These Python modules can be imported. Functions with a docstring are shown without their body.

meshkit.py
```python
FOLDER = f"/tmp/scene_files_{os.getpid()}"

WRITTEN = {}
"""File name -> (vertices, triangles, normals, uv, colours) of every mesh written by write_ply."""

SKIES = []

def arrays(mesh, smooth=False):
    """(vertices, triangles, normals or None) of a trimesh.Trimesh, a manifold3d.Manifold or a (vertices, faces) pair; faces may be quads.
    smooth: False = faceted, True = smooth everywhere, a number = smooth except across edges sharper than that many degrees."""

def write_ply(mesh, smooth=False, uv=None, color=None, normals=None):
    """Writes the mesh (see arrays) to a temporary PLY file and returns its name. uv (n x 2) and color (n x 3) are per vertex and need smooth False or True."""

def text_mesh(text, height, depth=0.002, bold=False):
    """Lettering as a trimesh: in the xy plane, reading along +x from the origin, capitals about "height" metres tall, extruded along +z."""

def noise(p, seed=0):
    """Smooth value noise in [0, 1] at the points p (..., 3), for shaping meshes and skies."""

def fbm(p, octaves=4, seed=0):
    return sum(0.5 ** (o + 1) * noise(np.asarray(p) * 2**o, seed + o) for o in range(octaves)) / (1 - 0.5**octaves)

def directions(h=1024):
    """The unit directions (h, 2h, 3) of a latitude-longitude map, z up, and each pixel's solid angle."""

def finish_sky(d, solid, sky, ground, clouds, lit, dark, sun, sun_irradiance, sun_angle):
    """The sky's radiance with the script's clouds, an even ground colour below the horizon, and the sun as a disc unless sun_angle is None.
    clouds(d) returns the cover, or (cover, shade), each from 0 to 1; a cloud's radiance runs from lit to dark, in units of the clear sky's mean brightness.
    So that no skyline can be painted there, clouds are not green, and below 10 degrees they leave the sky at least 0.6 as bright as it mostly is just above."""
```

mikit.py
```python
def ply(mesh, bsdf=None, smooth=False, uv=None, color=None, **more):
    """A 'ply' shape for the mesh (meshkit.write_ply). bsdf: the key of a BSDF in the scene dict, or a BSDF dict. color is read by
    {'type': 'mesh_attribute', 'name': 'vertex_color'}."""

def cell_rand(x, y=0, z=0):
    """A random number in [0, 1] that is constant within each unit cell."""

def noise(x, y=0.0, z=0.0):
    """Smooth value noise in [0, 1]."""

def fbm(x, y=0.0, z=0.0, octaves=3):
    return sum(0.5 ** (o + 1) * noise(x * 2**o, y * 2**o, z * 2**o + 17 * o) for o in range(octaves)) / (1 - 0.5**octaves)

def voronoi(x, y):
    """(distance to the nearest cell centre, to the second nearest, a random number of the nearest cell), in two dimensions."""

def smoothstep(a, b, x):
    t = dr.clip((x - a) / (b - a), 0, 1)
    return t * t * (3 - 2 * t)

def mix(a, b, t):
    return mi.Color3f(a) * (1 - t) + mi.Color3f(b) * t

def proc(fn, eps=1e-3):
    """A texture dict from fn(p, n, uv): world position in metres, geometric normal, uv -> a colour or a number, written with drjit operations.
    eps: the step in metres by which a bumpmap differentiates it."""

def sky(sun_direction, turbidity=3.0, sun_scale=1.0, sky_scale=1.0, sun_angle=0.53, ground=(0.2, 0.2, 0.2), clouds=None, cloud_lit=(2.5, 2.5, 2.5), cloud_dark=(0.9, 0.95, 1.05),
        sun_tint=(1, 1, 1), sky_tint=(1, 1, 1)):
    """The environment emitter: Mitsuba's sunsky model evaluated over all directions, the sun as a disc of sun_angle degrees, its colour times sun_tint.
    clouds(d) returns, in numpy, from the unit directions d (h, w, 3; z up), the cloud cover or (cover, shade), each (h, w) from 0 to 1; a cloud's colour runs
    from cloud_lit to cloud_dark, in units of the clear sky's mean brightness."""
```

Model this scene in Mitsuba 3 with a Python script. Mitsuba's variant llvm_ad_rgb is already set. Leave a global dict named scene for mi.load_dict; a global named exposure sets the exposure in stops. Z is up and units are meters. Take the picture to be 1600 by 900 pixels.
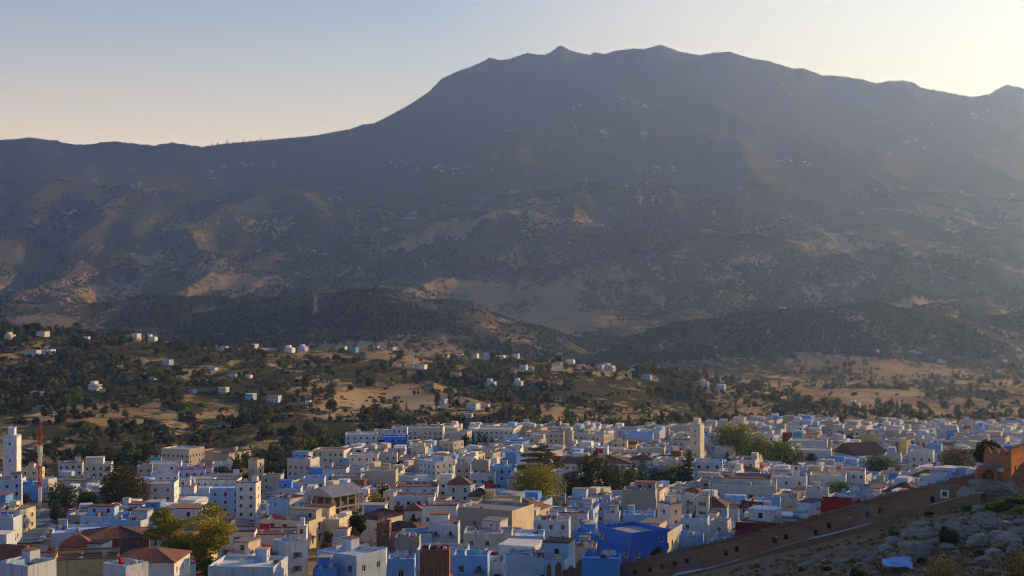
import math, random, numpy as np, trimesh, mitsuba as mi, drjit as dr, mikit, meshkit
from scipy.interpolate import RBFInterpolator, PchipInterpolator, RegularGridInterpolator
T = mi.ScalarTransform4f
rng = np.random.default_rng(7); random.seed(7)
scene, labels = {}, {}

# ------------------------------------------------------------------ camera, light, exposure
F, CX, HY, EYE, KD = 2100.0, 800.0, 460.0, 100.0, 2100.0 / 3465.0          # focal length in photo pixels, centre column, eye-level row, eye height
SUN_AZ, SUN_EL = 55.0, 14.0                            # degrees to the right of the view, above the horizon
a, e = math.radians(SUN_AZ), math.radians(SUN_EL)
SUN = [math.cos(e) * math.sin(a), math.cos(e) * math.cos(a), math.sin(e)]
scene['camera'] = {'type': 'perspective', 'fov': 2 * math.degrees(math.atan(800.0 / F)), 'fov_axis': 'x', 'near_clip': 1.0, 'far_clip': 60000.0,
    'principal_point_offset_y': (450.0 - HY) / 900.0,
    'to_world': T().look_at(origin=[0, 0, EYE], target=[0, 100, EYE], up=[0, 0, 1]),
    'medium': {'type': 'ref', 'id': 'haze_air'}}
def veil(d):                                           # thin dust low in the sky: rosy away from the sun, cream around it
    el = np.maximum(np.degrees(np.arcsin(np.clip(d[..., 2], -1, 1))), 0)
    c = d @ np.array(SUN)
    warm = np.clip((c - 0.52) / 0.30, 0, 1); warm = warm * warm * (3 - 2 * warm)
    low = 0.92 * np.exp(-(el / 7.2) ** 1.6)
    return low * (1 - warm) + warm * np.maximum(low, 0.75 * np.exp(-(el / 22.0) ** 2)), warm
scene['sky'] = mikit.sky(SUN, turbidity=3.0, sun_scale=1.0, sky_scale=0.64, clouds=veil, cloud_lit=(5.3, 3.85, 2.75), cloud_dark=(3.8, 3.65, 3.45),
                         sun_tint=(0.80, 0.79, 0.80), sky_tint=(0.80, 0.99, 1.46), ground=(0.16, 0.14, 0.11))
exposure = 2.8
scene['haze_air'] = {'type': 'homogeneous', 'albedo': {'type': 'rgb', 'value': [0.93, 0.95, 0.97]}, 'sigma_t': {'type': 'rgb', 'value': [2.5e-5, 3.8e-5, 7.6e-5]},
                     'phase': {'type': 'hg', 'g': 0.70}}
scene['haze'] = {'type': 'cube', 'bsdf': {'type': 'null'}, 'interior': {'type': 'ref', 'id': 'haze_air'},
                 'to_world': T().translate([0, 5200, 900]).scale([12000, 6000, 980])}
labels['haze'] = {'label': 'pale evening haze filling the valley in front of the mountain', 'category': 'haze', 'kind': 'stuff'}

# ------------------------------------------------------------------ materials: colour is carried per face in uv (u = red + green, v = blue + a random number)
def enc(rgb, r=0.5):
    q = [min(249, int(round(c * 250))) for c in rgb]
    return np.array([q[0] + 0.1 + 0.8 * q[1] / 250.0, q[2] + 0.1 + 0.8 * r])
def dec(uv):
    fr, fb = dr.floor(uv.x), dr.floor(uv.y)
    return mi.Color3f(fr / 250.0, ((uv.x - fr) - 0.1) / 0.8, fb / 250.0), ((uv.y - fb) - 0.1) / 0.8
def paint_fn(p, n, uv):
    c, r = dec(uv)
    big = mikit.fbm(p.x * 0.35 + r * 91, p.y * 0.35, p.z * 0.35, 3)
    run = mikit.noise(p.x * 2.2, p.y * 2.2, p.z * 0.25)            # rain streaks run down
    k = 0.76 + 0.28 * big - 0.30 * mikit.smoothstep(0.62, 0.9, run) * mikit.smoothstep(0.35, 0.6, big)
    return mikit.mix(c, mi.Color3f(0.30, 0.25, 0.20), 0.26 * mikit.smoothstep(0.5, 0.75, mikit.fbm(p.x * 1.2, p.y * 1.2, p.z * 0.9 + r * 40, 3))) * k
scene['paint'] = {'type': 'twosided', 'bsdf': {'type': 'principled', 'base_color': mikit.proc(paint_fn), 'roughness': 0.85, 'specular': 0.2}}
def earth_fn(p, n, uv):                                            # rammed earth: lifts, pale patches, dark weathered top
    c, r = dec(uv)
    m = mikit.fbm(p.x * 0.45, p.y * 0.45, p.z * 0.6, 4); lift = mikit.noise(p.x * 0.15, p.y * 0.15, p.z * 2.6); pit = mikit.fbm(p.x * 3.5, p.y * 3.5, p.z * 3.5, 3)
    return mikit.mix(c, mi.Color3f(0.20, 0.155, 0.12), mikit.smoothstep(0.48, 0.66, m) * 0.8) * (0.50 + 0.45 * m + 0.30 * lift + 0.35 * pit)
scene['earth'] = {'type': 'twosided', 'bsdf': {'type': 'diffuse', 'reflectance': mikit.proc(earth_fn)}}
scene['pane_glass'] = {'type': 'twosided', 'bsdf': {'type': 'principled', 'base_color': {'type': 'rgb', 'value': [0.015, 0.018, 0.022]}, 'roughness': 0.15, 'specular': 0.5}}
def land_fn(p, n, uv):                                             # u = share of dry open field plus painted sunlit patches, v = rock
    f1 = mikit.fbm(p.x * 0.012, p.y * 0.007, 0.0, 3); f2 = mikit.fbm(p.x * 0.09, p.y * 0.05, 3.0, 3)
    _, _, cell = mikit.voronoi(p.x * 0.020 + 1.2 * f1, p.y * 0.008 + 1.2 * f2)                # plots of farmed land
    f = mikit.smoothstep(0.36, 0.60, uv.x + 0.5 * (f1 - 0.5) + 0.6 * (f2 - 0.5) + 0.34 * (cell - 0.5) + 0.25 * (mikit.noise(p.x * 0.31, p.y * 0.16, 9.0) - 0.5))
    tan = mikit.mix(mi.Color3f(0.20, 0.135, 0.075), mi.Color3f(0.44, 0.325, 0.185), mikit.noise(p.x * 0.02, p.y * 0.012, 5.0))
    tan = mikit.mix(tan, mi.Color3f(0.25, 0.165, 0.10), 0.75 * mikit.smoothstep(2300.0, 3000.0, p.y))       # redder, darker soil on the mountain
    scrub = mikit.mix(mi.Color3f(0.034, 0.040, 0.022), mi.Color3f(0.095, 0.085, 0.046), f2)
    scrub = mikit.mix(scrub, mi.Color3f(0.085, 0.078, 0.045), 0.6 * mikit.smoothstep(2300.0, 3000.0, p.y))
    c = mikit.mix(scrub, tan, f)
    rock = mi.Color3f(0.26, 0.165, 0.10) * (0.55 + 0.8 * mikit.fbm(p.x * 0.9, p.y * 0.9, p.z * 0.9, 3))
    return mikit.mix(c, rock, dr.clip(uv.y, 0, 1))
scene['land'] = {'type': 'twosided', 'bsdf': {'type': 'diffuse', 'reflectance': mikit.proc(land_fn)}}

# ------------------------------------------------------------------ terrain
RIDGE = [(-1200,235),(-300,228),(0,218),(45,214.5),(90,219),(94,222),(130,226),(175,220),(240,227),(267,222),(315,229),(350,224),(375,222),(430,217),(475,213),
 (500,210),(530,204),(548,201),(565,194.5),(585,192),(605,182),(640,163),(670,143),(690,122.5),(715,110.5),(735,104),(760,93),(764,89),(780,93.5),(795,92),(823,82),
 (845,85.5),(858,83),(870,73),(876,70.5),(890,78),(900,81),(922,85),(928,81),(945,84.5),(960,79),(990,75),(1007,76.5),(1032,69.5),(1062,80),(1095,85.5),(1115,82),
 (1140,81),(1170,90),(1200,95),(1240,107),(1255,106),(1285,118),(1300,117),(1345,123),(1370,130),(1385,126.5),(1415,125.5),(1430,130),(1440,137),(1475,143),(1500,148),
 (1520,151),(1545,147),(1565,135),(1575,132),(1600,138),(1680,175),(1850,270),(2600,370),(4000,390)]  # last points: unseen ridge right of the frame, lowered to let sunlight through
RIDGE = np.array(RIDGE, float)
_x = np.arange(-1200, 4000, 10.0); _p = np.interp(_x, RIDGE[:, 0], RIDGE[:, 1]); _k = np.exp(-(np.arange(-20, 21) / 8.0) ** 2); RIDGE_S = (_x, np.convolve(np.pad(_p, 20, 'edge'), _k / _k.sum(), 'valid'))
COLS = [-200, 0, 200, 400, 600, 800, 1000, 1150, 1300, 1450, 1600, 1850]
near = {380: 956, 440: 914, 520: 873, 620: 843, 720: 817, 850: 787, 970: 763}
prof = {-200: {1150:748, 1400:690, 1700:638, 2000:590, 2300:548, 2600:505, 3000:530, 3600:550, 5200:566},
 0: {1150:748, 1400:696, 1700:646, 2000:602, 2300:560, 2600:516, 3000:540, 3600:556, 5200:567},
 200: {1150:745, 1400:700, 1700:654, 2000:612, 2300:575, 2600:533, 3000:550, 3600:560, 5200:568},
 400: {1150:738, 1350:710, 1600:676, 1900:635, 2200:595, 2500:560, 2700:547, 3100:562, 3600:568, 5200:570},
 600: {1150:734, 1300:712, 1600:680, 1900:645, 2200:605, 2500:568, 2750:549, 3100:564, 3600:570, 5200:571},
 800: {1150:734, 1300:712, 1600:683, 1900:655, 2200:620, 2500:585, 2800:560, 3200:574, 3700:577, 5200:572},
 1000: {1150:734, 1300:712, 1600:684, 1900:665, 2200:632, 2500:600, 2800:578, 3200:592, 3700:592, 5200:573},
 1150: {1150:734, 1300:712, 1600:684, 1900:670, 2200:645, 2500:618, 2700:604, 3100:612, 3600:603, 5200:574},
 1300: {1150:734, 1300:712, 1600:684, 1900:672, 2150:655, 2400:646, 2700:640, 3200:620, 4000:596, 5200:574},
 1450: {1150:734, 1300:712, 1700:680, 2000:668, 2400:653, 3200:620, 4000:596, 5200:574},
 1600: {1150:734, 1300:712, 1700:680, 2000:668, 2400:654, 3200:620, 4000:596, 5200:574},
 1850: {1150:734, 1300:712, 1700:680, 2000:668, 2400:654, 3200:620, 4000:596, 5200:574}}
ctl, val = [], []
for c in COLS:
    for Y, py in {**near, **prof[c]}.items():
        ctl.append((c / 900.0, math.log(Y * KD) * 1.6)); val.append(py + (12 if c <= 400 and 700 < Y < 1000 else 0))
mid_py = RBFInterpolator(np.array(ctl), np.array(val, float), kernel='linear', smoothing=0.0)
Zof = lambda py, Y: EYE - (py - HY) / F * Y
# near slope: the rampart's line, and the stony hillside between it and the viewpoint (px, py, Y)
WALL = [(880,916,385), (960,905,380), (1073,899,371), (1145,883,364), (1200,862,358), (1269,842,351), (1362,819,343), (1445,793,335), (1518,773,329), (1552,766,326)]
WALL = [(a_, b_, c_ * KD) for a_, b_, c_ in WALL]
def sm(a, b, x):
    t = np.clip((x - a) / (b - a), 0, 1); return t * t * (3 - 2 * t)
near_pts = [((px - CX) / F * Y, Y, Zof(py, Y)) for px, py, Y in WALL] + \
  [((px - CX) / F * Y, Y, Zof(py, Y)) for px, py, Y in [(p_, q_, y_ * KD) for p_, q_, y_ in [(1300,872,318), (1400,850,312), (1500,812,308), (1590,782,310), (1300,905,285), (1400,898,280), (1500,880,278), (1600,850,280), (1600,770,322), (1680,745,330), (1180,905,330)]]] + \
  [(x_, y_ * KD, z_ - (0.0115 * y_)) for x_, y_, z_ in [(110,300,90), (150,300,99), (220,300,112), (110,200,92), (46,402,57), (62,388,63), (75,402,63), (72,380,68), (90,350,83), (95,480,52), (120,420,70), (160,420,98), (230,420,118), (120,520,50), (40,470,47), (80,440,55), (20,410,51),
   (0,420,48), (-40,420,48.5), (200,560,70), (0,385,52), (-60,380,50), (-60,300,56), (0,330,56), (0,300,60), (0,250,68), (60,230,70), (-80,250,66), (0,180,76), (-80,180,76), (80,150,80), (0,90,85.5), (0,40,93), (0,5,98), (60,20,97), (-60,20,96),
   (200,60,108), (-200,60,96), (-200,250,68), (-200,380,52), (300,200,118), (300,380,126), (380,560,80), (0,600,40), (100,600,42), (-150,600,40)]]
near_pts = np.array(near_pts, float)
near_z = RBFInterpolator(near_pts[:, :2] / [100.0, 100.0 * KD], near_pts[:, 2], kernel='linear', smoothing=0.0)
RIDGE_Y = PchipInterpolator([-1300, 0, 350, 620, 880, 1250, 1600, 2600, 4100], np.array([10300, 10500, 10900, 12200, 13400, 13500, 13000, 11500, 11000]) * KD)
def world_fbm(X, Y, s, octaves, seed):
    return meshkit.fbm(np.stack([X / s, Y / s, np.full_like(X, 3.7)], -1), octaves, seed) - 0.5
SPURS = [  # wooded foothills before the mountain: (px, Y, half width in px, half depth in m, crest py)
 (1060, 5000, 110, 420, 512), (1190, 4950, 120, 420, 489), (1330, 5000, 140, 450, 474), (1470, 5150, 110, 420, 470), (1620, 5300, 160, 500, 490),
 (470, 5250, 150, 600, 482), (580, 5200, 150, 600, 455), (690, 5200, 130, 600, 474), (790, 5000, 90, 480, 512), (250, 5500, 230, 700, 462), (40, 5500, 200, 700, 478), (-160, 5500, 200, 700, 470)]
def ground(X, Y):
    """height of the land in metres"""
    X, Y = np.broadcast_arrays(np.asarray(X, float), np.asarray(Y, float)); shape = X.shape; X, Y = X.ravel(), Y.ravel()
    z = np.empty_like(X); Yo = Y / KD                                  # Yo: bands of distance
    px = CX + X / Y * F
    pc = np.clip(px, -300, 1950)
    fn = Yo < 620
    zn = np.zeros_like(X); zn[fn] = near_z(np.stack([X[fn], Y[fn]], 1) / [100.0, 100.0 * KD])
    fm = (Yo >= 400) & (Yo < 5600)
    zm = np.zeros_like(X); zm[fm] = Zof(mid_py(np.stack([pc[fm] / 900.0, np.log(np.minimum(Y[fm], 5200 * KD)) * 1.6], 1)), Y[fm])
    k = sm(440, 600, Yo)
    z = np.where(Yo < 440, zn, np.where(Yo < 600, zn * (1 - k) + zm * k, zm))
    rel = np.where((Yo > 1150) & (Yo < 5600), sm(1200, 1700, Yo), 0)
    hill = rel * sm(1500, 1100, px) * sm(3000, 2700, Yo)
    z = z + hill * (11 * (0.5 - np.abs(meshkit.fbm(np.stack([X / 120 + 1.2 * world_fbm(X, Y, 240, 3, 15), Y / 330, np.full_like(X, 2.2)], -1), 3, 16) - 0.5) * 3.2) + 14 * world_fbm(X, Y, 260, 4, 11) + 9 * world_fbm(X, Y, 90, 3, 12)) + rel * 3 * world_fbm(X, Y, 150, 3, 13)
    z = z + 150 * np.exp(-((X - 285) ** 2 + (Y - 400) ** 2) / (2 * 55.0 ** 2))      # unseen hill right of the frame, its peak added to shade near houses
    # mountain
    Yr = RIDGE_Y(np.clip(px, -1300, 4000)); t = (Y - 5000 * KD) / (Yr - 5000 * KD); tc = np.clip(t, 0, 1)
    ks = sm(.90, .995, tc); pr = np.interp(px, RIDGE[:, 0], RIDGE[:, 1]) * ks + np.interp(px, RIDGE_S[0], RIDGE_S[1]) * (1 - ks); Zr = Zof(pr, Yr)
    zb = Zof(574, 5000 * KD)
    g = 0.36 * tc + 0.64 * tc ** 1.9
    zmt = zb + (Zr - zb) * g
    env = np.clip(tc * 5, 0, 1) * np.clip((1 - tc) * 2.6, 0, 1)
    gul = 0.5 - np.abs(meshkit.fbm(np.stack([X / 430 + 1.4 * world_fbm(X, Y, 900, 3, 27), Y / 1300, np.full_like(X, 1.2)], -1), 4, 26) - 0.5) * 3.2
    rid = 0.5 - np.abs(world_fbm(X, Y, 1500, 4, 21)) * 2
    zmt = zmt + env * (1.0 - 0.45 * sm(.55, .95, tc)) * (170 * rid - 85 + 90 * gul + 150 * world_fbm(X, Y, 760, 4, 22) + 60 * world_fbm(X, Y, 230, 3, 23)) + np.clip(tc * 5, 0, 1) * np.clip((1 - tc) * 14, 0.06, 1) * 8 * world_fbm(X, Y, 70, 3, 24)
    zmt = np.where(t > 1, Zr - (Y - Yr) * 0.5, zmt)
    far = sm(5000, 5500, Yo)
    z = z * (1 - far) + zmt * far
    for bx, by, hw, hd, pyc in SPURS:
        wx = world_fbm(X, Y, 260, 4, 32) * 150
        q = ((px + wx - bx) / hw) ** 2 + ((Yo - by) / hd) ** 2
        w = np.exp(-q * 1.1)
        top = Zof(pyc, by * KD) + 30 * world_fbm(X, Y, 260, 4, 31) + 10 * world_fbm(X, Y, 70, 3, 33)
        z = np.where(q < 6, np.maximum(z, z * (1 - w) + top * w), z)
    return z.reshape(shape)
px_in = np.arange(-60, 1661, 2.5)
left, right = -60 - np.geomspace(8, 3600, 34), 1660 + np.geomspace(8, 8200, 46)
pxs = np.concatenate([left[::-1], px_in, right])
rows = np.concatenate([[2.0, 6.0], np.geomspace(12, 240, 60), np.geomspace(243, 1400, 230), np.geomspace(1408, 5000, 235)[:-1], np.arange(5000, 8000, 18), np.arange(8000, 13700, 30), np.arange(13700, 17000, 300)]) * KD
PX, RY = np.meshgrid(pxs, rows)
edge = np.clip(PX, -60, 1660)
GX = (edge - CX) / F * RY + (PX - edge) / F * np.minimum(RY, 1800)
GZ = ground(GX, RY)
_look = RegularGridInterpolator((np.log(rows), pxs), GZ, bounds_error=False, fill_value=None)
def zg(X, Y):
    """height on the land's mesh (inside the frame)"""
    return float(_look((math.log(max(Y, 2.1)), CX + X / Y * F)))
def on_ground(px, py, lo=145.0, hi=3400.0):
    """where the line of sight through this photo pixel meets the land: (X, Y, Z)"""
    Ys = np.geomspace(lo, hi, 900)
    gz = _look(np.stack([np.log(Ys), np.full_like(Ys, px)], 1))
    d = Zof(py, Ys) - gz
    i = np.argmax(d < 0)
    if d[i] >= 0: i = len(Ys) - 1
    i = max(i, 1)
    Y = Ys[i - 1] + (Ys[i] - Ys[i - 1]) * d[i - 1] / (d[i - 1] - d[i] + 1e-12)
    return (px - CX) / F * Y, Y, Zof(py, Y)
# land cover
RO = RY / KD
cover = 0.5 + 0.9 * world_fbm(GX, RY, 420, 4, 41)
rockm = np.zeros_like(GX)
FV = cover.copy()
fgm = (RO < 370)
rockm[fgm] = 0.8
FV = np.where(RO < 1200, 0.55, FV)
hillm = (RO >= 1200) & (RO < 3000)
FV = np.where(hillm, 0.40 + 0.95 * world_fbm(GX, RY, 150, 4, 42), FV)
plain = sm(2150, 2500, RO) * sm(5000, 4700, RO) * sm(1000, 1160, PX + 200 * world_fbm(GX, RY, 300, 3, 46))
FV = FV * (1 - plain) + plain * (0.56 + 0.75 * world_fbm(GX, RY, 240, 3, 43))
mtn = RO >= 4500
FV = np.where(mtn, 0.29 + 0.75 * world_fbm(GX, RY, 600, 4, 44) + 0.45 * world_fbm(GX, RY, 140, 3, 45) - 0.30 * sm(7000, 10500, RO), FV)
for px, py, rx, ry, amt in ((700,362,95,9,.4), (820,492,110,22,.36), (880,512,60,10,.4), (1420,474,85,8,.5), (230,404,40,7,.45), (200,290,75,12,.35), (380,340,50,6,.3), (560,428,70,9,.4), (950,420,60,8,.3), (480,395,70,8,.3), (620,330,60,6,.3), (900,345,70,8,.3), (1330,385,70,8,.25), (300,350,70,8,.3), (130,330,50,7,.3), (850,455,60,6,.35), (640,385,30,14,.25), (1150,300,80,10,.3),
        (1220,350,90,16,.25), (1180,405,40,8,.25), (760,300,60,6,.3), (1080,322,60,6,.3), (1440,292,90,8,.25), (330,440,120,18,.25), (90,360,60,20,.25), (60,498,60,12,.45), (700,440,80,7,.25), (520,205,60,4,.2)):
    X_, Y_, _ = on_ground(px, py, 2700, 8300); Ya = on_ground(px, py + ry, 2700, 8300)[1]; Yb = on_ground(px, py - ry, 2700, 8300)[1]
    FV = FV + amt * np.exp(-((PX - px) / rx) ** 2 - ((RY - Y_) / max(60.0, min(600.0, (Yb - Ya) / 2))) ** 2)       # open fields, paled further to paint in the sunlit patches
def grid_mesh(i0, i1):
    n, m = i1 - i0, GX.shape[1]
    v = np.stack([GX[i0:i1], RY[i0:i1], GZ[i0:i1]], -1).reshape(-1, 3)
    i = (np.arange(n - 1)[:, None] * m + np.arange(m - 1)[None]).ravel()
    f = np.vstack([np.stack([i, i + 1, i + m + 1], 1), np.stack([i, i + m + 1, i + m], 1)])
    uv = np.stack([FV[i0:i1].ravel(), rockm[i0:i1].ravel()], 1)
    return (v, f), uv
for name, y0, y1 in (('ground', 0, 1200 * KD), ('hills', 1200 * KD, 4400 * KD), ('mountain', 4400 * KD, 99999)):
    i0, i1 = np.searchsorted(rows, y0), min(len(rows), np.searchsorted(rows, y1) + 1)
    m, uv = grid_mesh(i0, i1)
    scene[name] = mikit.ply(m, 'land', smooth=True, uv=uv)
    labels[name] = {'kind': 'structure'}

# ------------------------------------------------------------------ mesh helpers
class MB:
    """collects coloured quads and triangles into one mesh"""
    def __init__(self): self.v, self.f, self.u = [], [], []
    def poly(self, pts, rgb, r=None):
        b = len(self.v); self.v.extend(pts)
        uvv = enc(rgb, random.random() if r is None else r); self.u.extend([uvv] * len(pts))
        for k in range(1, len(pts) - 1): self.f.append((b, b + k, b + k + 1))
    def add(self, v, f, rgb, r=None):
        b = len(self.v); self.v.extend(np.asarray(v, float)); self.f.extend(np.asarray(f) + b)
        self.u.extend([enc(rgb, random.random() if r is None else r)] * len(v))
    def box(self, o, ex, ey, x0, x1, y0, y1, z0, z1, rgb, r=None, bottom=False):
        r = random.random() if r is None else r
        P = lambda x, y, z: o + ex * x + ey * y + np.array([0, 0, z])
        c = [P(x0, y0, z0), P(x1, y0, z0), P(x1, y1, z0), P(x0, y1, z0), P(x0, y0, z1), P(x1, y0, z1), P(x1, y1, z1), P(x0, y1, z1)]
        for q in ((0, 1, 5, 4), (1, 2, 6, 5), (2, 3, 7, 6), (3, 0, 4, 7), (4, 5, 6, 7)) + (((3, 2, 1, 0),) if bottom else ()):
            self.poly([c[i] for i in q], rgb, r)
    def tube(self, pts, rad, rgb, n=5):
        pts = np.asarray(pts, float); rad = np.broadcast_to(rad, (len(pts),))
        t = np.gradient(pts, axis=0); t /= np.linalg.norm(t, axis=1, keepdims=True) + 1e-9
        a = np.cross(t, np.where(np.abs(t[:, 2:]) < 0.9, [0, 0, 1.0], [1.0, 0, 0])); a /= np.linalg.norm(a, axis=1, keepdims=True) + 1e-9
        b = np.cross(t, a); ang = np.arange(n) * 2 * np.pi / n
        v = pts[:, None] + rad[:, None, None] * (np.cos(ang)[None, :, None] * a[:, None] + np.sin(ang)[None, :, None] * b[:, None])
        f = []
        for i in range(len(pts) - 1):
            for j in range(n):
                p, q, r_, s_ = i * n + j, i * n + (j + 1) % n, (i + 1) * n + (j + 1) % n, (i + 1) * n + j
                f += [(p, q, r_), (p, r_, s_)]
        m = (len(pts) - 1) * n
        f += [(m, m + j, m + j + 1) for j in range(1, n - 1)]
        self.add(v.reshape(-1, 3), f, rgb)
    def shape(self, bsdf='paint', smooth=False):
        return mikit.ply((np.array(self.v), np.array(self.f)), bsdf, smooth=smooth, uv=np.array(self.u))
taken = {}
def key_for(name):
    n = taken.get(name, -1) + 1; taken[name] = n
    return name if n == 0 else f'{name}_{n:03d}'
def thing(name, label=None, cat=None, group=None, kind=None):
    k = key_for(name); d = {}
    if label: d['label'] = label
    if cat: d['category'] = cat
    if group: d['group'] = group
    if kind: d['kind'] = kind
    labels[k] = d
    return k
def part(parent, name, shape, label=None):
    k = key_for(parent + '__' + name); scene[k] = shape
    if label: labels[k] = {'label': label}
    return k
def clone(shape, M): return {**shape, 'to_world': T(np.asarray(M, float).tolist())}
X1, Y1, Z1 = np.array([1.0, 0, 0]), np.array([0, 1.0, 0]), np.array([0, 0, 1.0])

# ------------------------------------------------------------------ colours (real paint and plaster)
COL = dict(white=(.69,.685,.67), offwhite=(.555,.545,.515), bluewhite=(.49,.57,.69), paleblue=(.38,.51,.69), lightblue=(.26,.46,.78), blue=(.10,.30,.72), strongblue=(.045,.17,.70),
 turquoise=(.07,.44,.62), lavender=(.52,.54,.74), cream=(.62,.55,.43), beige=(.45,.41,.345), ochre=(.62,.45,.20), yellow=(.70,.52,.18), pink=(.58,.50,.46), concrete=(.34,.32,.30),
 darkred=(.20,.035,.03), red=(.40,.03,.03), brown=(.22,.10,.07), tile=(.24,.095,.06), darktile=(.13,.065,.05), grey=(.45,.45,.45), roofgrey=(.23,.21,.20), roofpale=(.38,.36,.33), roofblue=(.24,.32,.46),
 roofred=(.27,.15,.11), dark=(.03,.03,.035), wood=(.12,.07,.04), metal=(.35,.36,.38), iron=(.06,.06,.065), rampart=(.25,.14,.088), rampartcap=(.17,.105,.075), towerred=(.42,.18,.085), asphalt=(.10,.10,.105), paving=(.42,.41,.40))
def jit(c, k=0.05):
    g = 1 + random.uniform(-k, k)
    return tuple(min(.9, max(.01, x * g * (1 + random.uniform(-.02, .02)))) for x in c)

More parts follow.
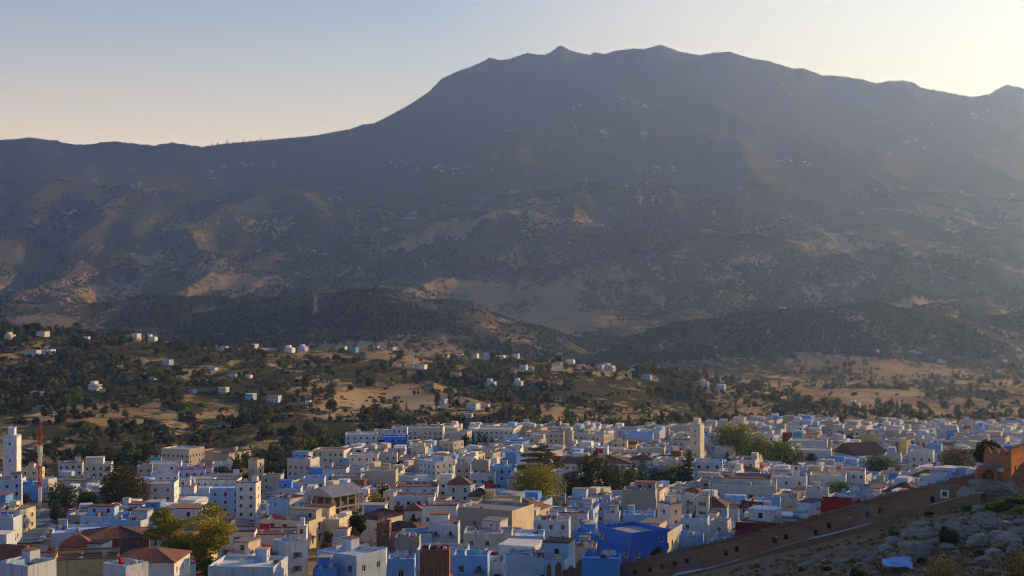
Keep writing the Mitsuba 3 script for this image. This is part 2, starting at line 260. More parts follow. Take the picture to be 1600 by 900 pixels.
# unit window pieces: x in -0.5..0.5, z 0..1, y outwards
def window_parts():
    out = {}
    for nm in ('white', 'blue', 'brown', 'dark'):
        c = {'white': COL['white'], 'blue': COL['blue'], 'brown': COL['wood'], 'dark': COL['iron']}[nm]
        b = MB()
        for x0, x1, z0, z1 in ((-.5, -.42, 0, 1), (.42, .5, 0, 1), (-.42, .42, .94, 1), (-.42, .42, 0, .06), (-.03, .03, .06, .94)):
            b.box(np.zeros(3), X1, -Y1, x0, x1, -.05, .03, z0, z1, c, .5, True)
        b.box(np.zeros(3), X1, -Y1, -.58, .58, -.28, .0, -.07, -.004, COL['offwhite'], .5, True)
        out[nm] = b.shape()
    p = MB(); p.poly([np.array(q, float) for q in ((-.5, 0, 0), (.5, 0, 0), (.5, 0, 1), (-.5, 0, 1))], COL['dark'], .5)
    out['pane'] = p.shape('pane_glass')
    a = MB()                                                           # little tiled canopy over a window
    a.poly([np.array(q, float) for q in ((-.75, .02, .32), (-.75, .7, 0), (.75, .7, 0), (.75, .02, .32))], COL['darktile'], .5)
    a.poly([np.array(q, float) for q in ((-.75, .7, 0), (-.75, .7, -.07), (.75, .7, -.07), (.75, .7, 0))], COL['darktile'], .4)
    a.poly([np.array(q, float) for q in ((-.75, .02, .32), (-.75, .02, -.07), (-.75, .7, -.07), (-.75, .7, 0))], COL['wood'], .4)
    a.poly([np.array(q, float) for q in ((.75, .02, .32), (.75, .7, 0), (.75, .7, -.07), (.75, .02, -.07))], COL['wood'], .4)
    out['awning'] = a.shape()
    for nm, c in (('blue', COL['blue']), ('brown', COL['brown']), ('green', (.05, .16, .10)), ('grey', COL['grey'])):
        b = MB(); b.box(np.zeros(3), X1, -Y1, -.25, .25, -.05, 0, 0, 1, c, .5, True)
        for q in range(5): b.box(np.zeros(3), X1, -Y1, -.2, .2, -.08, -.052, .08 + q * .18, .19 + q * .18, c, .2, True)
        out['shutter_' + nm] = b.shape()
    b = MB(); b.box(np.zeros(3), X1, -Y1, -.9, .9, -1.0, -.02, -.16, -.02, COL['offwhite'], .5, True)
    for q in range(13): x_ = -.86 + q * .143; b.box(np.zeros(3), X1, -Y1, x_ - .02, x_ + .02, -.97, -.93, -.02, .9, COL['iron'], .5)
    for x_ in (-.88, .88):
        for q in range(5): y_ = .12 + q * .19; b.box(np.zeros(3), X1, -Y1, x_ - .02, x_ + .02, -y_ - .04, -y_, -.02, .9, COL['iron'], .5)
    b.box(np.zeros(3), X1, -Y1, -.9, .9, -.98, -.92, .9, .96, COL['iron'], .5, True); out['balcony'] = b.shape()
    d = MB()                                                           # roof dish on a short post
    n = 10; ring = [np.array([math.cos(2 * math.pi * k / n), -.55 + .12, math.sin(2 * math.pi * k / n)]) * np.array([.42, .35, .42]) for k in range(n)]
    cen = np.array([0, 0.0, 0.0])
    for k in range(n): d.poly([cen + Z1 * .8, ring[k] + Z1 * .8, ring[(k + 1) % n] + Z1 * .8], (.6, .6, .58), .5)
    d.tube([(0, 0.02, 0), (0, 0.02, .8)], .035, COL['metal'], 4); d.tube([(0, 0, .8), (0, -.4, .72)], .02, COL['metal'], 3)
    out['dish'] = d.shape()
    t = MB(); n = 10                                                   # plastic water tank
    for r0, z0, r1, z1 in ((.5, 0, .5, .9), (.5, .9, .2, 1.1), (.2, 1.1, 0.01, 1.1)):
        for k in range(n):
            c0, s0, c1, s1 = math.cos(2*math.pi*k/n), math.sin(2*math.pi*k/n), math.cos(2*math.pi*(k+1)/n), math.sin(2*math.pi*(k+1)/n)
            t.poly([np.array([r0*c0, r0*s0, z0]), np.array([r0*c1, r0*s1, z0]), np.array([r1*c1, r1*s1, z1]), np.array([r1*c0, r1*s0, z1])], (.5, .52, .55), .5)
    out['tank'] = t.shape()
    return out
WP = window_parts()

def facade(mb, o, tx, n, W, z0, z1, holes, rgb, r, reveal=0.22):
    """wall face from o along tx (W metres), z0..z1, with rectangular openings (x0, x1, za, zb) cut out and their reveals built"""
    xs = sorted({0.0, W, *[h[0] for h in holes], *[h[1] for h in holes]}); zs = sorted({z0, z1, *[h[2] for h in holes], *[h[3] for h in holes]})
    P = lambda x, z, dd=0.0: o + tx * x - n * dd + Z1 * z
    for zi in range(len(zs) - 1):
        run = None
        for xi in range(len(xs) - 1):
            xm, zm = (xs[xi] + xs[xi + 1]) / 2, (zs[zi] + zs[zi + 1]) / 2
            solid = not any(h[0] < xm < h[1] and h[2] < zm < h[3] for h in holes)
            if solid: run = run or [xs[xi], 0]; run[1] = xs[xi + 1]
            if run and (not solid or xi == len(xs) - 2):
                mb.poly([P(run[0], zs[zi]), P(run[1], zs[zi]), P(run[1], zs[zi + 1]), P(run[0], zs[zi + 1])], rgb, r); run = None
    for x0, x1, za, zb in holes:
        for q in (((x0, za), (x1, za)), ((x1, za), (x1, zb)), ((x1, zb), (x0, zb)), ((x0, zb), (x0, za))):
            (a0, b0), (a1, b1) = q
            mb.poly([P(a0, b0), P(a1, b1), P(a1, b1, reveal), P(a0, b0, reveal)], rgb, r)

footprints = []          # shapely polygons of all houses
screen = []              # (x0, x1, y0, y1, D) photo-pixel boxes that fillers must leave in view
from shapely.geometry import Polygon, Point, LineString
HOUSES = []              # records for the labels
STORY = 3.0
def solve_D(px, py, h, lo=200.0, hi=1150.0):
    """distance at which a roof h metres above the land shows at this pixel"""
    Ys = np.arange(lo, hi, 2.5)
    gz = _look(np.stack([np.log(Ys), np.full_like(Ys, px)], 1)) + h
    d = Zof(py, Ys) - gz
    i = int(np.argmax(d < 0)) if (d < 0).any() else len(Ys) - 1
    return float(Ys[i])

def grid_windows(W, floors, st, style, skip=0.12, z_off=0.0, ww=1.0, wh=1.3, gap=2.7):
    holes = []
    n = max(1, int((W - 0.8) / gap))
    if style == 'none': return holes
    sp = W / n
    for k in range(floors):
        for i in range(n):
            if random.random() < skip: continue
            x = (i + .5) * sp + random.uniform(-.08, .08) * (style == 'loose') * sp
            holes.append((x - ww / 2, x + ww / 2, k * st + 1.0 + z_off, k * st + 1.0 + wh + z_off))
    return holes

def put_windows(root, o, tx, n, holes, frame, D, awn=False, reveal=0.22):
    sh_ = random.choice(['blue', 'brown', 'green', 'grey']) if random.random() < .3 and D < 460 else None; bal = random.random() < .35 and D < 430
    for x0, x1, za, zb in holes:
        c = o + tx * ((x0 + x1) / 2) + Z1 * za
        M = np.eye(4); M[:3, 0] = tx * (x1 - x0); M[:3, 1] = n; M[:3, 2] = Z1 * (zb - za)
        M[:3, 3] = c - n * (reveal - 0.03)
        if D < 460:
            M2 = M.copy(); M2[:3, 3] = c - n * (reveal - 0.07)
            k = part(root, 'window', clone(WP[frame], M2)); part(k, 'pane', clone(WP['pane'], M))
            if sh_ and root.count('__') == 0:
                for s_ in (-1, 1):
                    M4 = M.copy(); M4[:3, 3] = c + n * .012 + tx * s_ * (x1 - x0) * .76; part(k, 'shutter', clone(WP['shutter_' + sh_], M4))
            if bal and za > 2.5 and random.random() < .3 and root.count('__') == 0:
                M5 = np.eye(4); M5[:3, 0] = tx; M5[:3, 1] = n; M5[:3, 3] = c + n * .01 - Z1 * .25; part(root, 'balcony', clone(WP['balcony'], M5))
        else:
            part(root, 'window', clone(WP['pane'], M))
        if awn:
            M3 = M.copy(); M3[:3, 2] = Z1 * 1.2; M3[:3, 3] = c + Z1 * (zb - za + 0.12)
            part(root, 'awning', clone(WP['awning'], M3))

def roof_poly(mb, o, ex, ey, x0, x1, y0, y1, z, hgt, over, rgb, kind):
    """hip or gable roof with eaves and ribs"""
    P = lambda x, y, zz: o + ex * x + ey * y + Z1 * zz
    x0, x1, y0, y1 = x0 - over, x1 + over, y0 - over, y1 + over
    lx, ly = x1 - x0, y1 - y0; r = random.random()
    if kind == 'hip':
        i = min(lx, ly) / 2
        A, B = ((x0 + i, (y0 + y1) / 2), (x1 - i, (y0 + y1) / 2)) if lx >= ly else (((x0 + x1) / 2, y0 + i), ((x0 + x1) / 2, y1 - i))
    else:
        A, B = ((x0, (y0 + y1) / 2), (x1, (y0 + y1) / 2)) if lx >= ly else (((x0 + x1) / 2, y0), ((x0 + x1) / 2, y1))
    c = [P(x0, y0, z), P(x1, y0, z), P(x1, y1, z), P(x0, y1, z)]; a, b = P(*A, z + hgt), P(*B, z + hgt)
    faces = ((c[0], c[1], b, a), (c[2], c[3], a, b), (c[1], c[2], b), (c[3], c[0], a)) if lx >= ly else ((c[1], c[2], b, a), (c[3], c[0], a, b), (c[0], c[1], a), (c[2], c[3], b))
    for f in faces:
        mb.poly(list(f), rgb, r)
    dn = Z1 * -0.15
    for k in range(4): mb.poly([c[k] + dn, c[(k + 1) % 4] + dn, c[(k + 1) % 4], c[k]], rgb, r)
    for f in faces[:2]:                                                # tile courses running up the slope, proud of it
        e0, e1, t1, t0 = f; m = max(3, int(np.linalg.norm(e1 - e0) / 0.55)); nn = np.cross(e1 - e0, t0 - e0); nn /= np.linalg.norm(nn)
        if nn[2] < 0: nn = -nn
        for q in range(m):
            s = (q + .5) / m; p, tt = e0 + (e1 - e0) * s, t0 + (t1 - t0) * s; wv = (e1 - e0) / np.linalg.norm(e1 - e0) * 0.1
            if np.linalg.norm(tt - p) < .3: continue
            mb.poly([p - wv, p + nn * .09, tt + nn * .09, tt - wv], rgb, r); mb.poly([p + nn * .09, p + wv, tt + wv, tt + nn * .09], rgb, r)

def house(C, theta, w, d, st, wall='white', side=None, roof='roofpale', floors=None, win='std', frame='white', parapet=0.7, trim=None, cap=None, caph=2.0, upper=None, awn=False, hand=False, name='house', desc=None,
          base=None, ww=1.0, wh=1.3, gap=2.7, skip=0.12, clutter=True, rimless=False):
    """flat-roofed (or tiled) house; C = its front right corner on the ground. Returns its key"""
    ex, ey = np.array([math.cos(theta), -math.sin(theta), 0]), np.array([math.sin(theta), math.cos(theta), 0])
    o = np.array(C, float); D = o[1]
    H = st * STORY + 0.3
    root = thing(name)
    cor = [o, o - ex * w, o - ex * w + ey * d, o + ey * d]
    footprints.append(Polygon([(c[0], c[1]) for c in cor]))
    gz = min(zg(c[0], c[1]) for c in cor) - 1.0 - o[2]
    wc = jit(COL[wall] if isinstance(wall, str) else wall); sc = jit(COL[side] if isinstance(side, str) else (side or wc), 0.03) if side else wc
    r = random.random()
    b = MB()
    Fl = o - ex * w
    nf = max(1, int(round(st))) if floors is None else floors
    kw = dict(ww=ww, wh=wh, gap=gap, skip=skip)
    hf = grid_windows(w, nf, STORY, win, **kw); hs = grid_windows(d, nf, STORY, win, **kw)
    hf = [h for h in hf if h[3] < H - .2]; hs = [h for h in hs if h[3] < H - .2]
    top = H + (parapet if cap is None else 0.0)
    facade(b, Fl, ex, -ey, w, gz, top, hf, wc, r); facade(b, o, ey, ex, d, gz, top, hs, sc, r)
    hl = grid_windows(d, nf, STORY, win, **kw) if theta < 0.35 else []
    hl = [h for h in hl if h[3] < H - .2]
    facade(b, o - ex * w + ey * d, -ey, -ex, d, gz, top, hl, wc, r); facade(b, o + ey * d, -ex, ey, w, gz, top, [], wc, r)
    roofc = jit(COL[roof] if isinstance(roof, str) else roof)
    if cap is None:                                                    # parapet: top and inner faces
        t = 0.22
        O_ = [(-w, 0), (0, 0), (0, d), (-w, d)]; I_ = [(-w + t, t), (-t, t), (-t, d - t), (-w + t, d - t)]
        P = lambda q, z: o + ex * q[0] + ey * q[1] + Z1 * z
        for k in range(4):
            m = (k + 1) % 4
            b.poly([P(O_[k], top), P(O_[m], top), P(I_[m], top), P(I_[k], top)], wc, r)
            b.poly([P(I_[k], top), P(I_[m], top), P(I_[m], H - .02), P(I_[k], H - .02)], wc, r)
        part(root, 'wall', b.shape())
        f = MB(); f.box(o, ex, ey, -w + t, -t, t, d - t, H - .2, H, roofc)
        part(root, 'roof', f.shape())
        if trim:
            f = MB(); tc = jit(COL[trim])
            for x0, x1, y0, y1 in ((-w - .14, .14, -.14, .26), (-w - .14, .14, d - .26, d + .14), (-w - .14, -w + .26, .26, d - .26), (-.26, .14, .26, d - .26)):
                f.box(o, ex, ey, x0, x1, y0, y1, top - .06, top + .17, tc, None, True)
            part(root, 'cornice', f.shape())
    else:
        part(root, 'wall', b.shape())
        f = MB(); roof_poly(f, o, ex, ey, -w, 0, 0, d, H, caph, .35, roofc, cap)
        if cap == 'gable':
            gb = MB(); P = lambda x, y, z: o + ex * x + ey * y + Z1 * z
            for x_ in ((-w, 0) if w >= d else ()): gb.poly([P(x_, 0, H - .02), P(x_, d, H - .02), P(x_, d / 2, H + caph * .9)], sc, r)
            for y_ in ((0, d) if w < d else ()): gb.poly([P(-w, y_, H - .02), P(0, y_, H - .02), P(-w / 2, y_, H + caph * .9)], wc, r)
            part(root, 'gable', gb.shape())
        part(root, 'roof', f.shape())
    put_windows(root, Fl, ex, -ey, hf, frame, D, awn); put_windows(root, o, ey, ex, hs, frame, D, awn); put_windows(root, o - ex * w + ey * d, -ey, -ex, hl, frame, D, awn)
    if win != 'none' and w > 5 and cap is None:                        # street door
        M = np.eye(4); x = -w * random.uniform(.25, .75)
        M[:3, 0] = ex * 1.1; M[:3, 1] = -ey; M[:3, 2] = Z1 * 2.2; M[:3, 3] = o + ex * x - ey * .012
        dm = MB(); dc = jit(COL[random.choice(['blue', 'wood', 'lightblue', 'brown'])])
        if not any(h[0] < w + x + .6 and h[1] > w + x - .6 and h[2] < 2.3 for h in hf):
            dm.box(o, ex, ey, x - .55, x + .55, -.03, .0, 0, 2.15, dc); part(root, 'door', dm.shape())
    feats = []
    if cap is None:
        if upper is None and not hand: upper = random.random() < .5
        if upper:                                                      # a set-back room or storey on the roof
            uw, ud = w * random.uniform(.35, .7), d * random.uniform(.4, .75); ux = -w + .3 if random.random() < .5 else -uw - .3; uy = d - ud - .3
            uh = random.choice([2.5, 2.8, 3.1]); uc = jit(COL[upper] if isinstance(upper, str) else wc)
            u = MB(); q = o + ex * ux + ey * uy + Z1 * H
            hu = grid_windows(uw, 1, STORY, win, 0.3, -.1, .9, 1.1) if uh > 2.4 else []
            facade(u, q, ex, -ey, uw, 0.0, uh, hu, uc, r); hv = []
            facade(u, q + ex * uw, ey, ex, ud, 0.0, uh, hv, sc if side else uc, r); facade(u, q + ey * ud, -ey, -ex, ud, 0.0, uh, [], uc, r); facade(u, q + ex * uw + ey * ud, -ex, ey, uw, 0.0, uh, [], uc, r)
            ku = part(root, 'upper_storey', u.shape())
            f = MB(); f.box(q, ex, ey, -.18, uw + .18, -.18, ud + .18, uh + .002, uh + .24, jit(COL[random.choice([roof if isinstance(roof, str) else 'roofpale', 'tile', 'roofgrey', 'white', 'darktile'])]), None, True)
            part(ku, 'roof', f.shape())
            put_windows(ku, q, ex, -ey, hu, frame, 999)
            feats.append('set-back top floor')
        elif clutter and random.random() < .55:
            s = MB(); sw = random.uniform(1.8, 3); sx = random.uniform(-w + .6, -sw - .6) if w > sw + 1.6 else -w + .4
            s.box(o, ex, ey, sx, sx + sw, d - 2.8, d - .4, H, H + 2.3, wc); s.box(o, ex, ey, sx - .12, sx + sw + .12, d - 2.92, d - .28, H + 2.3, H + 2.45, jit(COL[random.choice(['roofpale', 'tile', 'roofgrey'])]))
            part(root, 'stair_head', s.shape()); feats.append('stair hut on its roof')
        if clutter:
            for _ in range(random.choice([1, 1, 2, 3, 4])):
                p = o + ex * random.uniform(-w + .7, -.7) + ey * random.uniform(.6, d - .7) + Z1 * (H if not upper else H)
                M = np.eye(4); a_ = random.uniform(-.6, .6); M[:2, :2] = [[math.cos(a_), -math.sin(a_)], [math.sin(a_), math.cos(a_)]]; M[:3, 3] = p; s_ = random.uniform(1.0, 1.5); M[:3, :3] *= s_
                part(root, 'satellite_dish', clone(WP['dish'], M))
            if D < 480:
                if random.random() < .6 and w > 5:                     # low wall dividing the terrace
                    s = MB(); x_ = random.uniform(-w * .7, -w * .3); s.box(o, ex, ey, x_ - .09, x_ + .09, .24, d * random.uniform(.45, .9), H, H + random.uniform(.8, 1.5), jit(COL[random.choice(['white', 'bluewhite', 'lightblue', 'concrete', 'brown'])])); part(root, 'partition_wall', s.shape())
                for _ in range(random.choice([0, 1, 2, 3])):
                    s = MB(); x_, y_, a_ = random.uniform(-w + .8, -.8), random.uniform(.7, d - .8), random.uniform(.2, .6); s.box(o, ex, ey, x_ - a_, x_ + a_, y_ - .3, y_ + .4, H, H + random.uniform(.4, 1.2), jit(COL[random.choice(['grey', 'dark', 'brown', 'red', 'blue', 'metal', 'beige'])], .2)); part(root, 'storage_box', s.shape())
            if random.random() < .3:
                M = np.eye(4); M[:3, 3] = o + ex * random.uniform(-w + .9, -.9) + ey * random.uniform(.9, d - .9) + Z1 * H
                part(root, 'water_tank', clone(WP['tank'], M)); feats.append('water tank on its roof')
            if random.random() < .28:                                  # washing on a line
                s = MB(); n = random.randint(3, 6); y_ = random.uniform(.8, d * .5)
                for i in range(n):
                    x_ = -w + .6 + (w - 1.2) * (i + .5) / n; z_ = H + 1.75; hh = random.uniform(.5, 1.0); ww_ = (w - 1.2) / n * .38
                    s.poly([o + ex * (x_ - ww_) + ey * (y_ + .05 * k) + Z1 * zz for x_, k, zz in ((x_, 0, z_), )] + [o + ex * (x_ + ww_) + ey * y_ + Z1 * z_, o + ex * (x_ + ww_) + ey * (y_ - .1) + Z1 * (z_ - hh), o + ex * (x_ - ww_) + ey * (y_ - .08) + Z1 * (z_ - hh)],
                           jit(random.choice([(.7, .7, .7), (.45, .08, .07), (.1, .2, .5), (.6, .5, .2), (.65, .4, .4)]), .2))
                s.tube([o + ex * (-w + .3) + ey * y_ + Z1 * (H + 1.77), o + ex * -.3 + ey * y_ + Z1 * (H + 1.77)], .02, COL['iron'], 3)
                part(root, 'washing_line', s.shape()); feats.append('washing on its roof')
    pxs_ = [CX + c[0] / c[1] * F for c in cor]
    HOUSES.append(dict(key=root, px=(min(pxs_) + max(pxs_)) / 2, x0=min(pxs_), x1=max(pxs_), py=HY + (EYE - o[2] - top) / D * F, D=D, st=st, wall=wall, side=side, roof=roof, cap=cap, feats=feats, trim=trim, desc=desc, name=name, awn=awn, win=win))
    return root

# ------------------------------------------------------------------ houses read off the photograph
TILE = {1: (0, 640), 2: (300, 640), 3: (600, 640), 4: (900, 640), 5: (1200, 640)}
S = 3.4625
def hand(t, uL, uC, uR, v, st, wall, **k):
    ox, oy = TILE[t]; xL, xC, xR, yT = ox + uL / S, ox + uC / S, ox + uR / S, oy + v / S
    cap = k.get('cap'); par = k.get('parapet', 0.7)
    h = st * STORY + 0.3 + (par if cap is None else 0.0)
    D = k.pop('D', 0) * KD or solve_D(xC, yT, h, 200.0 if xC < 1080 else 340.0)
    dz = k.pop('dw', None)
    front, sidep = (xC - xL) / F * D, (xR - xC) / F * D
    ratio = dz or 0.85
    th = math.atan2(sidep, front * ratio) if sidep > 0.05 else 0.06
    w = front / max(math.cos(th), .3); dd = max(sidep / math.sin(th), 5.0) if sidep > 0.05 else max(6.0, min(12.0, w * .8))
    phi = math.atan2(xC - CX, F)
    X = (xC - CX) / F * D
    z = Zof(yT, D) - h                                                  # roof height as seen; its foot goes down to the land
    g = zg(X, D); zf = min(z, g + 1.5)
    if abs(z - g) > 2.0: print('hand', t, uL, v, wall, 'D', round(D), 'foot', round(z - g, 1))
    pro = k.pop('protect', None)
    root = house((X, D, z), th + phi, w, dd, st, wall, hand=True, **k)
    screen.append((xL, xR, yT, yT + h * F / D * (0.75 if pro is None else 0.92), D) + (() if pro is None else (pro,)))
    return root
H_ = hand
# --- left part
H_(1, 320, 446, 452, 285, 3, 'offwhite', roof='roofpale', trim='brown', desc='long off-white block with two rows of paired windows')
H_(1, 460, 600, 612, 292, 3, 'offwhite', roof='roofpale', upper='offwhite')
H_(1, 292, 500, 506, 380, 2, 'beige', roof='roofgrey', trim='darktile', win='none')
H_(1, -30, 116, 122, 378, 2, 'bluewhite', D=840, roof='roofpale', upper='offwhite')
H_(1, 118, 205, 240, 318, 3, 'cream', roof='tile', side='cream')
H_(1, 85, 222, 226, 405, 2, 'blue', roof='roofgrey', win='none', desc='plain strong blue house in front of the white minaret')
H_(1, 226, 262, 292, 375, 2.4, 'white', roof='white', side='white')
H_(1, -20, 82, 90, 415, 2, 'paleblue', roof='roofpale')
H_(1, -40, 110, 190, 545, 2, 'white', roof='roofgrey', side='cream', desc='white house with grey terrace and cream lit gable')  # cream side paints sunlight onto the white gable
H_(1, -60, 72, 118, 585, 2, 'bluewhite', roof='roofpale')
H_(1, 745, 824, 828, 303, 3, 'beige', roof='roofgrey')
H_(1, 878, 1022, 1105, 215, 3.5, 'cream', side='concrete', roof='roofpale', win='loose', desc='cream block with a bare concrete flank')
H_(1, 805, 872, 876, 262, 3, 'turquoise', roof='turquoise', win='none', desc='small turquoise rooftop house')
H_(1, 815, 980, 986, 290, 3, 'white', roof='roofpale')
H_(1, 958, 1110, 1114, 322, 3, 'lavender', roof='roofblue', trim='red', desc='lavender house with red trim and blue roof')
H_(1, 745, 942, 968, 398, 4, 'white', roof='roofpale', gap=3.3, skip=0, desc='tall white block with rows of small square windows', ww=1.0, wh=1.1)
H_(1, 820, 965, 970, 345, 3, 'lavender', roof='roofblue')
H_(1, 945, 1050, 1064, 415, 2.5, 'white', roof='roofpale', trim='red', upper='white')
H_(1, 860, 1022, 1078, 478, 2, 'paleblue', roof='roofpale', upper='lightblue')
H_(1, 295, 598, 604, 655, 1.2, 'bluewhite', roof='paleblue', win='none')
H_(1, 596, 760, 836, 602, 2, 'lightblue', side='bluewhite', roof='white', upper='bluewhite', desc='light blue house with white flank and box on its roof')
H_(1, 305, 636, 646, 800, 1.6, 'ochre', roof='darktile', trim='tile', skip=0, ww=1.2, wh=1.3, gap=3.6, floors=1, desc='low ochre house under a flat brown roof')
H_(1, 332, 505, 512, 738, 1.2, 'ochre', roof='tile', cap='hip', caph=2.4, win='none', desc='red-brown hipped roof behind the ochre house')
H_(1, 186, 300, 306, 770, 1.6, 'cream', roof='roofred', trim='brown')
H_(1, -80, 100, 186, 812, 1.3, 'brown', side='tile', roof='tile', cap='gable', caph=2.6, win='none', desc='brown tiled gable roof at the left edge')
H_(1, -20, 150, 300, 846, 2.3, 'bluewhite', side='bluewhite', roof='roofpale')
H_(1, 560, 680, 800, 848, 2.2, 'bluewhite', side='bluewhite', roof='white')
H_(1, 450, 806, 812, 690, 1.6, 'brown', roof='darktile', cap='hip', caph=1.8, win='none', desc='long low dark brown tiled roof')
# --- left of centre
H_(2, 830, 1000, 1003, 133, 3, 'white', roof='roofpale', skip=0, gap=3.2, desc='white hillside apartment block with three window rows')
H_(2, 515, 640, 690, 268, 3.6, 'pink', roof='blue', side='offwhite', upper='lightblue', desc='pinkish block with a light blue top floor')
H_(2, -10, 265, 270, 372, 2, 'white', roof='roofpale', trim='tile')
H_(2, 110, 245, 268, 378, 3, 'white', roof='roofpale', trim='tile')
H_(2, 240, 345, 372, 396, 4, 'white', roof='white', skip=0, trim='darktile', desc='tall white block with dark eaves beside the street')
H_(2, 100, 265, 272, 422, 3, 'lightblue', roof='bluewhite', skip=0, desc='light blue house with a row of four windows')
H_(2, 305, 352, 386, 272, 4, 'beige', side='cream', roof='tile', trim='brown')
H_(2, -10, 106, 112, 315, 3, 'lavender', roof='roofgrey', trim='red')
H_(2, 110, 240, 248, 290, 3, 'white', roof='roofpale')
H_(2, 0, 200, 320, 240, 2, 'beige', roof='tile', win='none', trim='tile')
H_(2, 425, 528, 616, 482, 3, 'lightblue', side='white', roof='tile', trim='brown', upper=False, desc='corner house with a blue front, white flank and brown roof')
H_(2, 705, 834, 852, 318, 2.5, 'bluewhite', roof='darkred', trim='darkred')
H_(2, 850, 1004, 1016, 245, 3, 'white', roof='roofpale')
H_(2, 1005, 1108, 1114, 238, 3, 'offwhite', roof='roofpale')
H_(2, 938, 1102, 1116, 330, 3, 'beige', roof='roofpale', win='none')
H_(2, 465, 588, 600, 425, 2, 'bluewhite', roof='strongblue', upper='blue', desc='house with a bright blue tarpaulin-coloured roof terrace')
H_(2, 600, 715, 726, 370, 2.3, 'bluewhite', roof='strongblue')
H_(2, 755, 912, 920, 358, 2, 'beige', roof='roofgrey')
H_(2, 1045, 1108, 1128, 442, 2, 'pink', roof='roofpale')
H_(2, 650, 820, 862, 222, 3, 'cream', roof='roofred', side='white')
H_(2, 380, 480, 498, 355, 2, 'beige', roof='roofred', win='loose')
H_(2, 155, 338, 352, 660, 2, 'white', roof='darktile', trim='darkred', skip=0, ww=.9, wh=1.9, gap=2.4, desc='long white school-like building with tall windows')
H_(2, 340, 580, 590, 672, 1.6, 'white', roof='tile', trim='darkred', skip=0, desc='low white wing with a flat brown roof')
H_(2, 436, 512, 628, 722, 2.2, 'bluewhite', side='bluewhite', roof='white', desc='pale blue-white house with a gable wall in the foreground')
H_(2, 1000, 1068, 1074, 612, 2, 'brown', roof='cream', win='loose', desc='small red-brown kiosk-like house with a cream roof')
H_(2, 90, 440, 520, 852, 1.5, 'bluewhite', roof='white', win='loose', desc='broad flat white roof at the bottom edge')
H_(2, 672, 890, 1052, 792, 2.1, 'bluewhite', side='paleblue', roof='bluewhite')
H_(2, 890, 1046, 1056, 768, 1.6, 'bluewhite', roof='turquoise')
H_(2, 655, 770, 786, 862, 1.4, 'blue', roof='darktile')
H_(2, 755, 815, 830, 690, 1.4, 'white', roof='roofgrey')
# --- centre
H_(3, 40, 125, 130, 98, 4, 'bluewhite', roof='white', desc='tall blue-white house at the foot of the hill')
H_(3, 128, 318, 324, 98, 3.4, 'offwhite', side='cream', roof='roofpale', desc='wide off-white house beside the dark red pyramid roof')
H_(3, 174, 226, 229, 72, 4.4, 'offwhite', roof='darkred', cap='hip', caph=3.2, win='none', name='pavilion', desc='pavilion with a dark red pyramid roof')
H_(3, 0, 128, 132, 148, 3, 'strongblue', roof='blue', desc='strong blue house below the hillside blocks')
H_(3, 490, 700, 724, 108, 3, 'offwhite', side='cream', roof='roofpale', skip=0)
H_(3, 890, 972, 980, 122, 4, 'beige', roof='darkred', desc='beige block with a dark red terrace')
H_(3, 975, 1020, 1024, 118, 4, 'offwhite', roof='roofpale', win='none')
H_(3, 1024, 1108, 1112, 122, 3.4, 'cream', roof='blue', trim='blue')
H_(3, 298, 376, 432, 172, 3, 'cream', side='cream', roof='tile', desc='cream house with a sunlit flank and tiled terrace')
H_(3, 145, 222, 240, 205, 2.4, 'cream', side='cream', roof='roofpale')
H_(3, 188, 278, 372, 283, 3, 'bluewhite', side='white', roof='white', skip=0, upper='bluewhite', desc='three-storey house with blue-white front and white corner')
H_(3, 385, 468, 472, 302, 3, 'beige', roof='roofpale')
H_(3, 472, 566, 572, 280, 3, 'beige', roof='roofpale', win='none')
H_(3, 655, 716, 762, 238, 3, 'blue', side='blue', roof='blue', win='none', desc='plain mid-blue tower of a house')
H_(3, 575, 702, 720, 308, 3, 'lightblue', roof='paleblue')
H_(3, 470, 598, 606, 345, 2.4, 'bluewhite', roof='roofpale')
H_(3, 345, 468, 472, 405, 3.2, 'offwhite', roof='tile', cap='hip', caph=2.6, skip=0, ww=.8, wh=1.6, name='tower_house', desc='square tower house with a brown hipped tile roof')
H_(3, 455, 578, 584, 470, 2.2, 'beige', roof='darktile', cap='hip', caph=2.4, win='none', desc='dark hipped roof beside the red flag')
H_(3, 58, 288, 296, 418, 1.8, 'white', roof='tile', trim='darkred')
H_(3, 114, 204, 208, 545, 2, 'offwhite', roof='tile', cap='hip', caph=2.0, desc='small house with a red-brown pyramid roof')
H_(3, -5, 50, 90, 448, 2, 'pink', roof='roofpale')
H_(3, 50, 270, 284, 470, 2, 'bluewhite', roof='tile')
H_(3, 205, 392, 410, 520, 2.6, 'white', roof='roofred', trim='tile', desc='white mansion with a curved tile-edged front')
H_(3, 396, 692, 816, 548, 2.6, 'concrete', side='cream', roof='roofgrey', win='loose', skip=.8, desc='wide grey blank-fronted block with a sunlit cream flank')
H_(3, 520, 738, 744, 492, 3, 'ochre', roof='roofpale', win='none', desc='ochre upper house behind the grey block')
H_(3, 808, 1000, 1010, 602, 1.8, 'bluewhite', roof='offwhite')
H_(3, 905, 1100, 1108, 560, 2, 'bluewhite', roof='offwhite', trim='darkred')
H_(3, 820, 926, 932, 722, 1.4, 'blue', roof='strongblue', win='none')
H_(3, 1040, 1108, 1130, 652, 1.6, 'blue', roof='offwhite', desc='bright blue low house with a pale roof')
H_(3, 428, 690, 700, 672, 2, 'offwhite', roof='roofpale', upper=False)
H_(3, 625, 862, 870, 684, 1.8, 'bluewhite', roof='white')
H_(3, 632, 660, 800, 792, 2, 'bluewhite', side='bluewhite', roof='white')
H_(3, 372, 560, 572, 790, 2.1, 'lightblue', roof='turquoise')
H_(3, 195, 352, 358, 758, 1.8, 'brown', roof='brown', win='none', desc='raw brick-brown block without windows')
